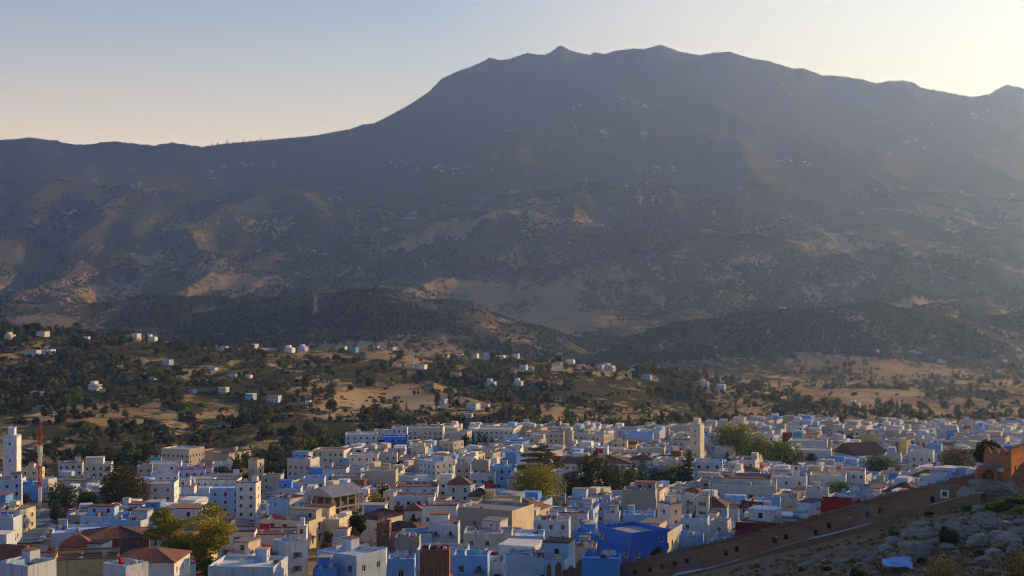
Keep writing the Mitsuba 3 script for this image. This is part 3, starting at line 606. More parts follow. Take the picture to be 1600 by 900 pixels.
H_(3, 18, 165, 172, 808, 2.1, 'lightblue', roof='white')
H_(3, 240, 400, 412, 622, 2, 'bluewhite', roof='roofred', upper='white')
H_(3, 60, 190, 200, 690, 1.6, 'concrete', roof='roofgrey', win='none')
H_(3, 945, 1108, 1112, 292, 2.2, 'offwhite', roof='darktile', cap='hip', caph=2.6, dw=.5, name='kasbah_wing', desc='long garden building under a low brown tile roof')
# --- right of centre
H_(4, -5, 302, 306, 292, 2.0, 'offwhite', roof='darktile', cap='hip', caph=2.6, name='kasbah_wing', desc='right half of the long brown tile roof above the garden trees')
H_(4, 300, 420, 424, 272, 2.4, 'offwhite', roof='darktile', cap='hip', caph=2.0, win='none')
H_(4, 195, 275, 282, 170, 3, 'cream', roof='roofpale', win='loose')
H_(4, 60, 150, 196, 135, 3.2, 'offwhite', side='cream', roof='roofpale')
H_(4, 270, 415, 419, 133, 3, 'paleblue', roof='blue', win='none', trim='blue', desc='house topped by a wide flat blue roof')
H_(4, 348, 478, 486, 208, 2.4, 'cream', roof='turquoise')
H_(4, 520, 618, 622, 165, 3, 'pink', roof='darktile', trim='darktile', win='loose', skip=.6)
H_(4, 690, 756, 760, 186, 3, 'bluewhite', roof='bluewhite')
H_(4, 753, 832, 862, 200, 3, 'offwhite', side='cream', roof='offwhite', win='none', desc='plain off-white house just right of the cream minaret')  # sun on the flank is put into its cream side colour
H_(4, 250, 428, 440, 440, 3.4, 'concrete', roof='concrete', win='loose', skip=.7, upper='concrete', desc='unfinished grey concrete house')
H_(4, 255, 424, 430, 570, 1.4, 'lightblue', roof='paleblue')
H_(4, 440, 508, 560, 512, 3, 'white', side='cream', roof='tile', skip=0, trim='tile', desc='white house with a warm sunlit flank on the alley')  # white flank coloured cream to paint in the warm sunlight
H_(4, 492, 568, 645, 462, 3, 'white', side='white', roof='darktile', skip=0)
H_(4, 650, 718, 722, 470, 3, 'offwhite', roof='roofpale')
H_(4, 720, 1084, 1088, 412, 2.8, 'offwhite', roof='roofpale', gap=5.0, skip=0, awn=True, ww=1.2, wh=1.5, desc='large off-white mansion with canopied windows')
H_(4, 788, 1054, 1060, 378, 3.4, 'offwhite', roof='darktile', trim='darktile', win='none')
H_(4, 115, 298, 498, 668, 1.9, 'strongblue', protect=.02, side='strongblue', roof='roofpale', win='loose', skip=.55, upper=False, clutter=False, parapet=1.0, desc='vivid cobalt blue house with a walled white roof terrace')
H_(4, 885, 984, 1022, 540, 1.8, 'lightblue', side='beige', roof='darkred', cap='gable', caph=2.0, win='loose', desc='little house with a dark red pitched roof')
H_(4, 855, 862, 1100, 612, 1.8, 'darkred', side='darkred', roof='roofred', win='none', upper=False, clutter=False, D=410, dw=.6, desc='dark red walled building behind the rampart')
H_(4, -5, 92, 100, 548, 2, 'lightblue', roof='white')
H_(4, -5, 150, 162, 672, 1.5, 'blue', roof='white', desc='blue house with a white roof left of the cobalt house')
H_(4, -5, 108, 114, 742, 1.3, 'beige', roof='roofgrey')
H_(4, 30, 236, 246, 808, 1.0, 'blue', roof='paleblue', win='none')
H_(4, 555, 688, 696, 680, 1.4, 'lightblue', roof='roofblue')
H_(4, 725, 820, 836, 604, 2, 'offwhite', roof='roofgrey')
H_(4, 568, 712, 722, 590, 2, 'bluewhite', roof='turquoise')
H_(4, 1008, 1104, 1110, 482, 2, 'lightblue', roof='roofblue', win='none', upper=False)
H_(4, 940, 1100, 1106, 545, 1.6, 'lightblue', roof='roofgrey')
H_(4, 100, 230, 250, 505, 2, 'paleblue', roof='strongblue')
H_(4, 150, 235, 240, 560, 1.6, 'bluewhite', roof='red')
# --- right part
H_(5, -5, 206, 212, 368, 3, 'bluewhite', roof='roofpale', gap=4.5, skip=0, desc='blue-white house carrying a little tiled turret')
H_(5, 205, 326, 330, 432, 3, 'offwhite', roof='white', win='none')
H_(5, 78, 163, 206, 485, 2.2, 'beige', side='white', roof='white')
H_(5, 330, 524, 530, 335, 3, 'white', roof='tile', skip=.1, desc='large white house with a tiled terrace')
H_(5, 228, 420, 428, 360, 2.6, 'white', roof='roofpale')
H_(5, 350, 470, 640, 248, 2.2, 'white', side='offwhite', roof='darktile', cap='gable', caph=5.5, dw=1.0, desc='big hall with a steep dark brown gable roof')
H_(5, 612, 654, 712, 345, 2, 'beige', side='blue', roof='blue', win='none', desc='small house with a bright blue flank')
H_(5, 545, 638, 656, 392, 2, 'beige', roof='roofgrey', win='loose')
H_(5, 775, 892, 900, 228, 3.6, 'white', roof='roofpale', skip=0, desc='tall white block with blue-grey roof among the right-hand houses')
H_(5, 712, 748, 764, 168, 4, 'yellow', side='ochre', roof='roofpale', win='none', desc='narrow yellow block')
H_(5, 500, 560, 606, 138, 3, 'ochre', side='yellow', roof='roofpale', win='none', desc='ochre block among the far right houses')
H_(5, 130, 186, 192, 125, 3, 'turquoise', roof='lightblue', win='none')
H_(5, 78, 130, 134, 128, 3, 'darkred', roof='darkred', win='none')
H_(5, 915, 968, 1024, 112, 3, 'bluewhite', side='blue', roof='blue', win='none')
H_(5, 120, 318, 324, 172, 2.6, 'white', roof='roofpale')
H_(5, 860, 936, 944, 190, 3, 'lightblue', roof='blue', win='none')
H_(5, 130, 335, 345, 222, 2.6, 'white', roof='roofpale')
H_(5, 815, 1004, 1010, 395, 1.2, 'white', roof='lightblue', win='none', D=396)
H_(5, 290, 452, 458, 498, 1.4, 'red', side='red', roof='roofblue', win='none', upper=False, clutter=False, desc='low bright red wall of a house behind the rampart', D=404)
H_(5, 375, 475, 560, 470, 1.6, 'bluewhite', roof='bluewhite', win='none', upper=False, D=412)
H_(5, 470, 560, 575, 500, 1.2, 'darkred', roof='roofpale', win='none', upper=False, D=398)

# ------------------------------------------------------------------ landmarks
def square_tower(root, o, th, w, h, rgb, cap_rgb, lantern, slits=True):
    ex, ey = np.array([math.cos(th), -math.sin(th), 0]), np.array([math.sin(th), math.cos(th), 0])
    b = MB(); D = o[1]; r = .3
    hw = w / 2; nwin = 4; holes = [(hw - .35, hw + .35, 4 + k * (h - 7) / 3.0, 5.2 + k * (h - 7) / 3.0) for k in range(nwin)] if slits else []
    hs = [(a_, b_, za + 1.2, zb + 1.2) for a_, b_, za, zb in holes if zb + 1.2 < h - 1]
    c = o - ex * hw - ey * hw
    facade(b, c, ex, -ey, w, -3, h, holes, rgb, r, .4); facade(b, c + ex * w, ey, ex, w, -3, h, hs, rgb, r, .4)
    facade(b, c + ey * w, -ey, -ex, w, -3, h, hs, rgb, r, .4); facade(b, c + ex * w + ey * w, -ex, ey, w, -3, h, [], rgb, r, .4)
    b.poly([c + Z1 * h, c + ex * w + Z1 * h, c + ex * w + ey * w + Z1 * h, c + ey * w + Z1 * h], rgb, r)
    part(root, 'shaft', b.shape())
    put_windows(root, c, ex, -ey, holes, 'blue', 999, reveal=.4); put_windows(root, c + ex * w, ey, ex, hs, 'blue', 999, reveal=.4)
    b = MB()                                                            # string course and stepped merlons
    for x0, x1, y0, y1 in ((-.12, w + .12, -.12, .3), (-.12, w + .12, w - .3, w + .12), (-.12, .3, .3, w - .3), (w - .3, w + .12, .3, w - .3)): b.box(c, ex, ey, x0, x1, y0, y1, h + .002, h + .45, cap_rgb, .5, True)
    for k in range(5):
        x = (k + .5) * w / 5
        for yy in (.0, w - .32): b.box(c, ex, ey, x - .26, x + .26, yy, yy + .32, h + .45, h + 1.15, cap_rgb, .5)
        if 0 < k < 4:
            for xx in (.0, w - .32): b.box(c, ex, ey, xx, xx + .32, x - .26, x + .26, h + .45, h + 1.15, cap_rgb, .5)
    part(root, 'parapet', b.shape())
    lw, lh = lantern; b = MB(); q = o - ex * lw / 2 - ey * lw / 2
    b.box(q, ex, ey, 0, lw, 0, lw, h + .1, h + lh, rgb, r); b.box(q, ex, ey, -.12, lw + .12, -.12, lw + .12, h + lh, h + lh + .3, cap_rgb, .5)
    for sx in (0, lw - .4):
        for sy in (0, lw - .4): b.box(q, ex, ey, sx, sx + .4, sy, sy + .4, h + lh + .3, h + lh + .8, cap_rgb, .5)
    k = part(root, 'lantern', b.shape())
    b = MB(); b.tube([o + Z1 * (h + lh + .3), o + Z1 * (h + lh + 2.2)], .05, COL['metal'], 4)
    for i, rr in enumerate((.3, .22, .15)):
        m = trimesh.creation.icosphere(1, rr); b.add(m.vertices + (o + Z1 * (h + lh + .9 + i * .5)), m.faces, (.5, .42, .2))
    part(k, 'finial', b.shape())
def at_px(px, py, Y): return np.array([(px - CX) / F * Y, Y, Zof(py, Y)])
def foot(px, Y): X = (px - CX) / F * Y; return np.array([X, Y, zg(X, Y)])
mn = thing('minaret', 'white square minaret with pale blue trim at the far left edge of town', 'minaret')
o = foot(19, 900 * KD); hW = Zof(683, 900 * KD) - o[2]
square_tower(mn, o, .32 + math.atan2(19 - CX, F), 5.5, hW, (.68, .70, .76), (.50, .62, .80), (2.6, 3.6)); screen.append((3, 35, 668, 750, 900 * KD)); footprints.append(Point(o[0], o[1]).buffer(7))
mn = thing('minaret', 'cream square minaret rising between the garden trees and the bright green tree', 'minaret')
o = foot(1089, 1090 * KD); hW = Zof(665, 1090 * KD) - o[2]
square_tower(mn, o, .36 + math.atan2(1089 - CX, F), 5.4, hW, (.66, .60, .46), (.66, .60, .46), (2.9, 3.3)); screen.append((1078, 1101, 650, 716, 1090 * KD)); footprints.append(Point(o[0], o[1]).buffer(7))
# little turret on the blue-white house (right) and the small white tower (left of centre)
for (px, Y, py, w_, nm, lb) in ((1243, None, 727, 2.6, 'turret', 'little white turret with a tiled point rising from the blue-white house'), (472.5, None, 822, 2.2, 'small_tower', 'small white chimney tower beside the long white building')):
    hh = [h for h in HOUSES if h['desc'] and ('turret' in h['desc'] if nm == 'turret' else 'flat brown roof' in h['desc'] and 'wing' in h['desc'])][0]
    Y = hh['D'] - (4 if nm == 'small_tower' else -3); o = foot(px, Y); top = Zof(py, Y) - o[2]
    t = thing(nm, lb, 'tower'); b = MB(); b.box(o, X1, Y1, -w_ / 2, w_ / 2, -w_ / 2, w_ / 2, -1, top, COL['white']); b.box(o, X1, Y1, -w_ / 2 - .2, w_ / 2 + .2, -w_ / 2 - .2, w_ / 2 + .2, top, top + .25, COL['white'])
    part(t, 'wall', b.shape()); b = MB()
    if nm == 'turret': roof_poly(b, o, X1, Y1, -w_ / 2, w_ / 2, -w_ / 2, w_ / 2, top + .26, 1.6, .2, COL['tile'], 'hip')
    else: b.box(o, X1, Y1, -w_ / 4, w_ / 4, -w_ / 4, w_ / 4, top + .25, top + 2.0, COL['white'])
    part(t, 'roof', b.shape())
    M = np.eye(4); M[:3, 0] = X1 * .8; M[:3, 1] = -Y1; M[:3, 2] = Z1 * 1.2; M[:3, 3] = o + Z1 * (top - 1.7) - Y1 * (w_ / 2 + .01); part(t, 'window', clone(WP['pane'], M))
# lattice mast in red and white
mt = thing('radio_mast', 'slim red and white lattice mast with white antennas beside the white minaret', 'mast')
o = foot(62.5, 880 * KD); top = Zof(664, 880 * KD) - o[2]; z0 = Zof(748, 880 * KD) - o[2]
b0 = MB(); sec = 8
cols_ = [(.42, .06, .04), (.42, .06, .04), (.7, .68, .64), (.7, .68, .64), (.42, .06, .04), (.42, .06, .04), (.42, .06, .04), (.42, .06, .04)]
for k in range(sec):
    bb = MB(); za, zb = top * k / sec, top * (k + 1) / sec; c = [(.7, .68, .64), (.7, .68, .64), (.42, .06, .04), (.42, .06, .04), (.7, .68, .64), (.7, .68, .64), (.42, .06, .04), (.42, .06, .04)][k]
    q = [o + np.array([sx * .5, sy * .5, 0]) for sx, sy in ((-1, -1), (1, -1), (1, 1), (-1, 1))]
    for i in range(4):
        bb.tube([q[i] + Z1 * za, q[i] + Z1 * zb], .13, c, 4)
        for j in range(3):
            z_a, z_b = za + (zb - za) * j / 3, za + (zb - za) * (j + 1) / 3
            bb.tube([q[i] + Z1 * z_a, q[(i + 1) % 4] + Z1 * z_b], .07, c, 3); bb.tube([q[(i + 1) % 4] + Z1 * z_a, q[i] + Z1 * z_b], .07, c, 3); bb.tube([q[i] + Z1 * z_b, q[(i + 1) % 4] + Z1 * z_b], .08, c, 3)
    part(mt, 'section', bb.shape())
for k in range(6):
    a_ = k * math.pi / 3; bb = MB(); zc = top * (.68 if k % 2 else .62); p = o + np.array([math.cos(a_), math.sin(a_), 0]) * .95
    bb.box(p, X1, Y1, -.2, .2, -.12, .12, zc, zc + 2.2, (.7, .7, .68)); bb.tube([p + Z1 * (zc + 1), o + np.array([math.cos(a_), math.sin(a_), 0]) * .5 + Z1 * (zc + 1)], .06, COL['metal'], 3); part(mt, 'antenna', bb.shape())
screen.append((57, 68, 664, 725, 880 * KD))

# unfinished building: concrete frame, brick infill, sheet-metal gable roof
uf = thing('building_frame', 'unfinished concrete building frame with brick infill and a sheet-metal roof', 'building')
D = 640.0 * KD; pl, pm, pr = 300 + 632 / S, 300 + 760 / S, 300 + 925 / S
zt = Zof(640 + 470 / S, D); C0 = np.array([(pm - CX) / F * D, D, 0.0]); gz = zg(C0[0], D)
th = .80 + math.atan2(pm - CX, F); ex, ey = np.array([math.cos(th), -math.sin(th), 0]), np.array([math.sin(th), math.cos(th), 0])
fw, fd = (pm - pl) / F * D / math.cos(.80), (pr - pm) / F * D / math.sin(.80)
C0[2] = zt - 9.6; lv = [0.0, 3.2, 6.4, 9.6]
nx, ny = 3, 4
for i in range(nx + 1):
    for j in range(ny + 1):
        if 0 < i < nx and 0 < j < ny: continue
        bb = MB(); x, y = -fw * i / nx, fd * j / ny; bb.box(C0, ex, ey, x - .22, x + .22, y - .22, y + .22, -4, lv[3], COL['concrete']); part(uf, 'column', bb.shape())
for k in (1, 2, 3):
    bb = MB(); bb.box(C0, ex, ey, -fw - .4, .4, -.4, fd + .4, lv[k] - .45, lv[k] - .1, (.42, .38, .33), None, True); part(uf, 'floor_slab', bb.shape())
for i in range(nx):
    for k in range(3):
        if (i, k) in ((1, 2), (0, 1)): continue
        bb = MB(); hgt = [2.6, 1.2, 2.0][(i + k) % 3]; bb.box(C0, ex, ey, -fw * (i + 1) / nx + .25, -fw * i / nx - .25, .9, 1.1, lv[k], lv[k] + hgt, (.33, .14, .08)); part(uf, 'brick_infill', bb.shape())
for j in range(ny):
    for k in range(3):
        if (j, k) in ((2, 2), (1, 0), (3, 1)): continue
        bb = MB(); hgt = [1.1, 2.6, 1.6][(j + k) % 3]; bb.box(C0, ex, ey, -1.1, -.9, fd * j / ny + .25, fd * (j + 1) / ny - .25, lv[k], lv[k] + hgt, (.33, .14, .08)); part(uf, 'brick_infill', bb.shape())
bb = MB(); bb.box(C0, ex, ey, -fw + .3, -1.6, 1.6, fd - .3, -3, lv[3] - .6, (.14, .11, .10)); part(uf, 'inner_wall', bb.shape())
bb = MB(); roof_poly(bb, C0, ex, ey, -fw, 0, 0, fd, lv[3], 2.3, .8, (.40, .40, .42), 'gable'); part(uf, 'roof', bb.shape(), 'pale sheet-metal gable roof')
screen.append((pl, pr, 640 + 395 / S, 640 + 620 / S, D)); footprints.append(Polygon([(c[0], c[1]) for c in (C0, C0 - ex * fw, C0 - ex * fw + ey * fd, C0 + ey * fd)]))

# ------------------------------------------------------------------ rampart, gate tower, path, lamps
WT = [(880,893,385), (952,888,380), (1015,872,375), (1102,852,368), (1189,831,359), (1295,802,349), (1379,777,342), (1469,755,333), (1552,738,326)]
WT = [(a_, b_, c_ * KD) for a_, b_, c_ in WT]
def wall_pt(px):
    Y = np.interp(px, [w[0] for w in WT], [w[2] for w in WT]); return np.array([(px - CX) / F * Y, Y, 0.0]), Zof(np.interp(px, [w[0] for w in WT], [w[1] for w in WT]), Y)
rw = thing('rampart', 'long reddish-brown earth rampart climbing the slope to the gate tower', 'wall')
HOLES = [1094, 1124, 1054, 1014, 1035, 1074, 1134, 1151, 1210, 1228, 1275, 1294, 1356, 1376, 1457]
HOLES = sorted([992, 1015, 1035, 1054, 1073, 1134, 1151, 1210, 1228, 1275, 1295, 1356, 1376, 1457])
edges = [880, 915, 952, 985, 1004, 1024, 1044, 1063, 1095, 1120, 1142, 1170, 1199, 1219, 1250, 1285, 1320, 1346, 1366, 1400, 1440, 1466, 1500, 1530, 1549]
for i in range(len(edges) - 1):
    (A, za), (B, zb) = wall_pt(edges[i]), wall_pt(edges[i + 1])
    tx = B - A; L = np.linalg.norm(tx[:2]); tx = tx / L; n = np.array([tx[1], -tx[0], 0.0])
    g = min(zg(A[0], A[1]), zg(B[0], B[1])) - 1.5
    zt0 = min(za, zb); holes = []
    for hx in HOLES:
        if edges[i] <= hx < edges[i + 1]:
            Y = np.interp(hx, [w[0] for w in WT], [w[2] for w in WT]); x = ((hx - CX) / F * Y - A[0]) / tx[0]
            if .5 < x < L - .5: holes.append((x - .38, x + .38, zt0 - 2.0, zt0 - 1.15))
    b = MB(); r = random.random() * .25 + .4; rc = jit(COL['rampart'], .12)
    facade(b, A, tx, n, L, g, zt0, holes, rc, r, .5)
    b.poly([A + Z1 * zt0, B + Z1 * zt0, B + Z1 * zb, A + Z1 * za], rc, r) if abs(za - zb) > .01 else None
    bk = -n * .9
    b.poly([B + bk + Z1 * g, A + bk + Z1 * g, A + bk + Z1 * za, B + bk + Z1 * zb], rc, r)
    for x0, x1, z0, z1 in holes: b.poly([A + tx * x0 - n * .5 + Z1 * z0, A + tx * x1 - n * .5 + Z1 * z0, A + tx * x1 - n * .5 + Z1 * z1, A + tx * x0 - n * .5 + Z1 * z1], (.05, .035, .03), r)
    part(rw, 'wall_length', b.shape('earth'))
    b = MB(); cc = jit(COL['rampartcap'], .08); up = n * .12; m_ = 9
    for q in range(m_):                                                 # uneven rounded coping
        s0, s1 = q / m_, (q + 1) / m_; d0 = .12 + .34 * random.random(); p0, p1 = A + (B - A) * s0, A + (B - A) * s1; h0, h1 = za + (zb - za) * s0, za + (zb - za) * s1
        b.poly([p0 + up + Z1 * h0, p1 + up + Z1 * h1, p1 + bk * .3 + Z1 * (h1 + d0), p0 + bk * .3 + Z1 * (h0 + d0)], cc, r)
        b.poly([p0 + bk * .3 + Z1 * (h0 + d0), p1 + bk * .3 + Z1 * (h1 + d0), p1 + bk + Z1 * h1, p0 + bk + Z1 * h0], cc, r)
        b.poly([p0 + up + Z1 * (h0 - .25), p1 + up + Z1 * (h1 - .25), p1 + up + Z1 * h1, p0 + up + Z1 * h0], cc, r)
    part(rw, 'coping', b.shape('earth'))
# broken merlons at the low end
rm = thing('ruined_wall', 'broken brown merlons of a ruined wall at the bottom edge below the blue houses', 'wall')
for px, py, w_ in ((858, 886, 7), (873, 884, 11), (892, 890, 12), (907, 880, 12), (925, 889, 14), (942, 883, 9)):
    Y = 384.0 * KD; a0 = at_px(px, py, Y); b = MB(); hw = w_ / 2 / F * Y
    b.box(np.array([a0[0], Y, 0]), X1, Y1, -hw, hw, 0, .9, a0[2] - 5, a0[2], jit(COL['rampart'], .1)); b.box(np.array([a0[0], Y, 0]), X1, Y1, -hw * .5, hw * .6, .1, .8, a0[2], a0[2] + .5, jit(COL['rampart'], .1)); part(rm, 'merlon', b.shape('earth'))
# gate tower
gt = thing('gate_tower', 'red earth gate tower with pointed merlons at the right edge above the rampart', 'tower')
D = 325.0 * KD; th = .62; ex, ey = np.array([math.cos(th), -math.sin(th), 0]), np.array([math.sin(th), math.cos(th), 0])
pc = 1200 + 1315 / S; o = np.array([(pc - CX) / F * D, D, 0.0]); zt = Zof(640 + 245 / S, D); g = zg(o[0], D) - 2.0
tw, td = (pc - 1541) / F * D / math.cos(th - .22), 8.0; b = MB(); r = .5; tc = COL['towerred']
fh = [(1.0, 2.2, Zof(640 + 405 / S, D), Zof(640 + 330 / S, D))]
facade(b, o - ex * tw, ex, -ey, tw, g, zt, fh, tc, r, .6)
sh = [(2.0, 2.7, Zof(640 + 345 / S, D), Zof(640 + 315 / S, D)), (4.6, 5.3, Zof(640 + 345 / S, D), Zof(640 + 315 / S, D))]
facade(b, o, ey, ex, td, g, zt, sh, tc, r, .6); facade(b, o - ex * tw + ey * td, -ey, -ex, td, g, zt, [], tc, r); facade(b, o + ey * td, -ex, ey, tw, g, zt, [], tc, r)
c4 = [o - ex * tw, o, o + ey * td, o - ex * tw + ey * td]; b.poly([c + Z1 * (zt - .01) for c in c4], (.3, .16, .09), r)
for base, t_, n_, hh in ((o - ex * tw, ex, -ey, fh), (o, ey, ex, sh)):
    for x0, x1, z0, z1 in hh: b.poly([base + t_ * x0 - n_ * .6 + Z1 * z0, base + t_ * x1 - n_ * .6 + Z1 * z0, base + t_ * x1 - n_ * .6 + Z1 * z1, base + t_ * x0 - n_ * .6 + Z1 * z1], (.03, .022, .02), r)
part(gt, 'wall', b.shape('earth'))
def merlon(base, t_, n_, x):
    m = MB(); P = lambda a_, z, dd: base + t_ * (x + a_) - n_ * dd + Z1 * z
    pr_ = [(-.42, 0), (.42, 0), (.42, .5), (0, 1.0), (-.42, .5)]
    m.poly([P(a_, zt + z, 0) for a_, z in pr_], tc, r); m.poly([P(a_, zt + z, .45) for a_, z in reversed(pr_)], tc, r)
    for k in range(1, 5): (a0, z0), (a1, z1) = pr_[k], pr_[(k + 1) % 5]; m.poly([P(a0, zt + z0, 0), P(a0, zt + z0, .45), P(a1, zt + z1, .45), P(a1, zt + z1, 0)], tc, r)
    part(gt, 'merlon', m.shape('earth'))
for k in range(int(tw / 1.1)): merlon(o - ex * tw, ex, -ey, .55 + k * 1.1)
for k in range(7): merlon(o, ey, ex, .6 + k * 1.15)
b = MB(); q = o - ex * tw + ex * (tw * .62) - ey * .03; b.box(q, ex, ey, -.45, .45, -.03, 0, Zof(640 + 342 / S, D), Zof(640 + 320 / S, D), COL['white']); part(gt, 'sign_board', b.shape(), 'small white board on the tower wall')
# free-standing arch between rampart and tower
ga = thing('gateway_arch', 'narrow dark archway in the wall end beside the gate tower', 'gate')
b = MB(); a0 = at_px(1200 + 1190 / S, 640 + 290 / S, 325.5 * KD); hw = 1.55; zb_ = zg(a0[0], 325.5 * KD) - 1
pts = [(-hw, 0)] + [(-hw * math.cos(t), a0[2] - .3 + .0 - 1.2 + 1.2 * math.sin(t)) for t in np.linspace(0, math.pi, 9)] + [(hw, 0)]
inner = [(-hw * .62, 0)] + [(-hw * .62 * math.cos(t), a0[2] - 2.0 + 1.1 * math.sin(t)) for t in np.linspace(0, math.pi, 9)] + [(hw * .62, 0)]
P = lambda x, z, y: np.array([a0[0] + x, 325.5 * KD + y, max(z, zb_)])
for k in range(len(pts) - 1):
    b.poly([P(*pts[k], 0), P(*inner[k], 0), P(*inner[k + 1], 0), P(*pts[k + 1], 0)], tc, r); b.poly([P(*pts[k], 0), P(*pts[k + 1], 0), P(*pts[k + 1], 1.2), P(*pts[k], 1.2)], tc, r); b.poly([P(*inner[k], 0), P(*inner[k], 1.2), P(*inner[k + 1], 1.2), P(*inner[k + 1], 0)], tc, r); b.poly([P(*pts[k], 1.2), P(*pts[k + 1], 1.2), P(*inner[k + 1], 1.2), P(*inner[k], 1.2)], tc, r)
part(ga, 'arch', b.shape('earth'))
b = MB(); b.box(np.array([a0[0], 325.5 * KD + .9, 0]), X1, Y1, -hw * .6, hw * .6, 0, .1, zb_, a0[2] - 2.0, (.04, .03, .025)); part(ga, 'door', b.shape())  # near-black panel in the opening paints the shade of the doorway
# white-framed window opening in the rampart
wf = thing('wall_plaque', 'white square frame round a small dark opening on the rampart near the tower', 'plaque')
D = 332.2 * KD; a0 = at_px(1475.5, 780, D); b = MB(); h_ = .62
A, _ = wall_pt(1466); B, _ = wall_pt(1486); tx = (B - A) / np.linalg.norm(B - A); n = np.array([tx[1], -tx[0], 0]); c = A + (B - A) * .5 + n * .02 + Z1 * 0
zc = Zof(772, c[1]); c[2] = 0
for x0, x1, z0, z1 in ((-h_, h_, h_ * .6, h_), (-h_, h_, -h_, -h_ * .6), (-h_, -h_ * .6, -h_ * .6, h_ * .6), (h_ * .6, h_, -h_ * .6, h_ * .6)): b.box(c, tx, -n, x0, x1, 0, .1, zc + z0, zc + z1, COL['white'], .5, True)
part(wf, 'frame', b.shape()); b = MB(); b.box(c, tx, -n, -h_ * .6, h_ * .6, 0, .03, zc - h_ * .6, zc + h_ * .6, (.06, .07, .09)); part(wf, 'pane', b.shape())

# path along the foot of the rampart, with its kerb and steps
PATH = [(1120, 906), (1150, 893), (1200, 872), (1250, 857), (1269, 850), (1300, 840), (1362, 828), (1400, 815), (1445, 801), (1490, 785), (1520, 777), (1545, 772)]
def path_pt(px, off):
    p, _ = wall_pt(px); q, _ = wall_pt(px + 4); t = q - p; t /= np.linalg.norm(t); n = np.array([t[1], -t[0], 0]); p = p + n * off; return p
pm_, uvm = [], []
P0 = MB(); K0 = MB(); N = 60; pxl = np.linspace(1060, 1546, N + 1)
for i in range(N):
    a0, a1 = path_pt(pxl[i], .15), path_pt(pxl[i + 1], .15); b0, b1 = path_pt(pxl[i], 4.6), path_pt(pxl[i + 1], 4.6)
    hz = lambda p, q: max(zg(p[0], p[1]), zg(q[0], q[1])) + .25
    z0, z1 = hz(a0, b0), hz(a1, b1)
    P0.poly([a0 + Z1 * z0, b0 + Z1 * z0, b1 + Z1 * z1, a1 + Z1 * z1], COL['paving'], .5)
    c0, c1 = path_pt(pxl[i], 4.9), path_pt(pxl[i + 1], 4.9)
    K0.poly([b0 + Z1 * (z0 + .15), c0 + Z1 * (z0 + .15), c1 + Z1 * (z1 + .15), b1 + Z1 * (z1 + .15)], (.30, .27, .24), .5)
    K0.poly([c0 + Z1 * (z0 + .15), c0 + Z1 * (z0 - 1.5), c1 + Z1 * (z1 - 1.5), c1 + Z1 * (z1 + .15)], (.20, .135, .085), .5)
    K0.poly([b0 + Z1 * z0, b0 + Z1 * (z0 + .15), b1 + Z1 * (z1 + .15), b1 + Z1 * z1], (.30, .27, .24), .5)
scene['path'] = P0.shape(); labels['path'] = {'kind': 'structure'}
pw = thing('kerb_wall', 'low stone kerb wall along the outer side of the rampart path', 'wall'); part(pw, 'wall', K0.shape())
st_ = thing('path_steps', 'flight of broad pale stone steps at the low end of the rampart path', 'steps')
for k in range(7):
    px = 1138 + k * 4.2; a0, b0 = path_pt(px, .3), path_pt(px, 3.5); z_ = max(zg(a0[0], a0[1]), zg(b0[0], b0[1])) + .3; tt = path_pt(px + 4.2, .3) - a0; tt /= np.linalg.norm(tt)
    m = MB(); nn = (b0 - a0) / np.linalg.norm(b0 - a0); m.box(a0, tt, nn, 0, .42, 0, 3.2, z_ - .1, z_ + .16, jit((.36, .35, .34))); part(st_, 'step', m.shape())
def lamp(px, pyt, pyb, lb):
    k = thing('street_lamp', lb, 'street lamp', 'lamp posts on the rampart path')
    Y = np.interp(px, [w[0] for w in WT], [w[2] for w in WT]) - 4.0; p = foot(px, Y); zt_ = Zof(pyt, Y)
    m = MB(); m.tube([p - Z1 * .3, p + Z1 * .9, np.array([p[0], p[1], zt_ - .5])], [.09, .06, .045], COL['iron'], 6); part(k, 'post', m.shape())
    m = MB(); c = np.array([p[0], p[1], zt_ - .5]); 
    for z0, r0, z1, r1 in ((0, .10, .38, .2), (.38, .24, .6, .03)):
        for q in range(6):
            a_, b_ = q * math.pi / 3, (q + 1) * math.pi / 3
            m.poly([c + np.array([r0 * math.cos(a_), r0 * math.sin(a_), z0]), c + np.array([r0 * math.cos(b_), r0 * math.sin(b_), z0]), c + np.array([r1 * math.cos(b_), r1 * math.sin(b_), z1]), c + np.array([r1 * math.cos(a_), r1 * math.sin(a_), z1])], (.45, .45, .42) if z0 == 0 else COL['iron'], .5)
    part(k, 'lantern', m.shape())
lamp(1328, 805, 850, 'thin dark lamp post on the path halfway up the rampart'); lamp(1214, 836, 878, 'thin lamp post standing near the low steps'); lamp(1100, 868, 905, 'lowest lamp post in front of the rampart near the bottom edge')

# ------------------------------------------------------------------ rocks and the blue sheet on the stony slope
ROCKS = [(1385, 862, 9), (1400, 852, 11), (1428, 838, 11), (1440, 826, 12), (1452, 838, 10), (1470, 832, 12), (1490, 826, 11), (1500, 840, 14), (1515, 836, 12), (1528, 852, 13), (1545, 846, 12), (1560, 840, 10), (1575, 848, 14), (1590, 836, 11), (1432, 868, 15), (1446, 860, 12), (1418, 855, 9),
 (1540, 812, 12), (1528, 820, 10), (1552, 824, 12), (1535, 798, 9), (1575, 826, 9), (1520, 775, 14), (1540, 770, 16), (1562, 770, 14), (1578, 768, 10), (1350, 870, 10), (1362, 876, 8), (1340, 858, 6), (1320, 868, 6), (1290, 878, 6), (1310, 884, 8), (1575, 812, 7), (1592, 818, 8), (1505, 815, 8), (1460, 850, 8), (1480, 856, 9), (1555, 868, 10), (1535, 880, 9), (1590, 862, 10), (1405, 872, 9), (1260, 885, 6), (1235, 890, 5)]
rr = np.random.default_rng(5)
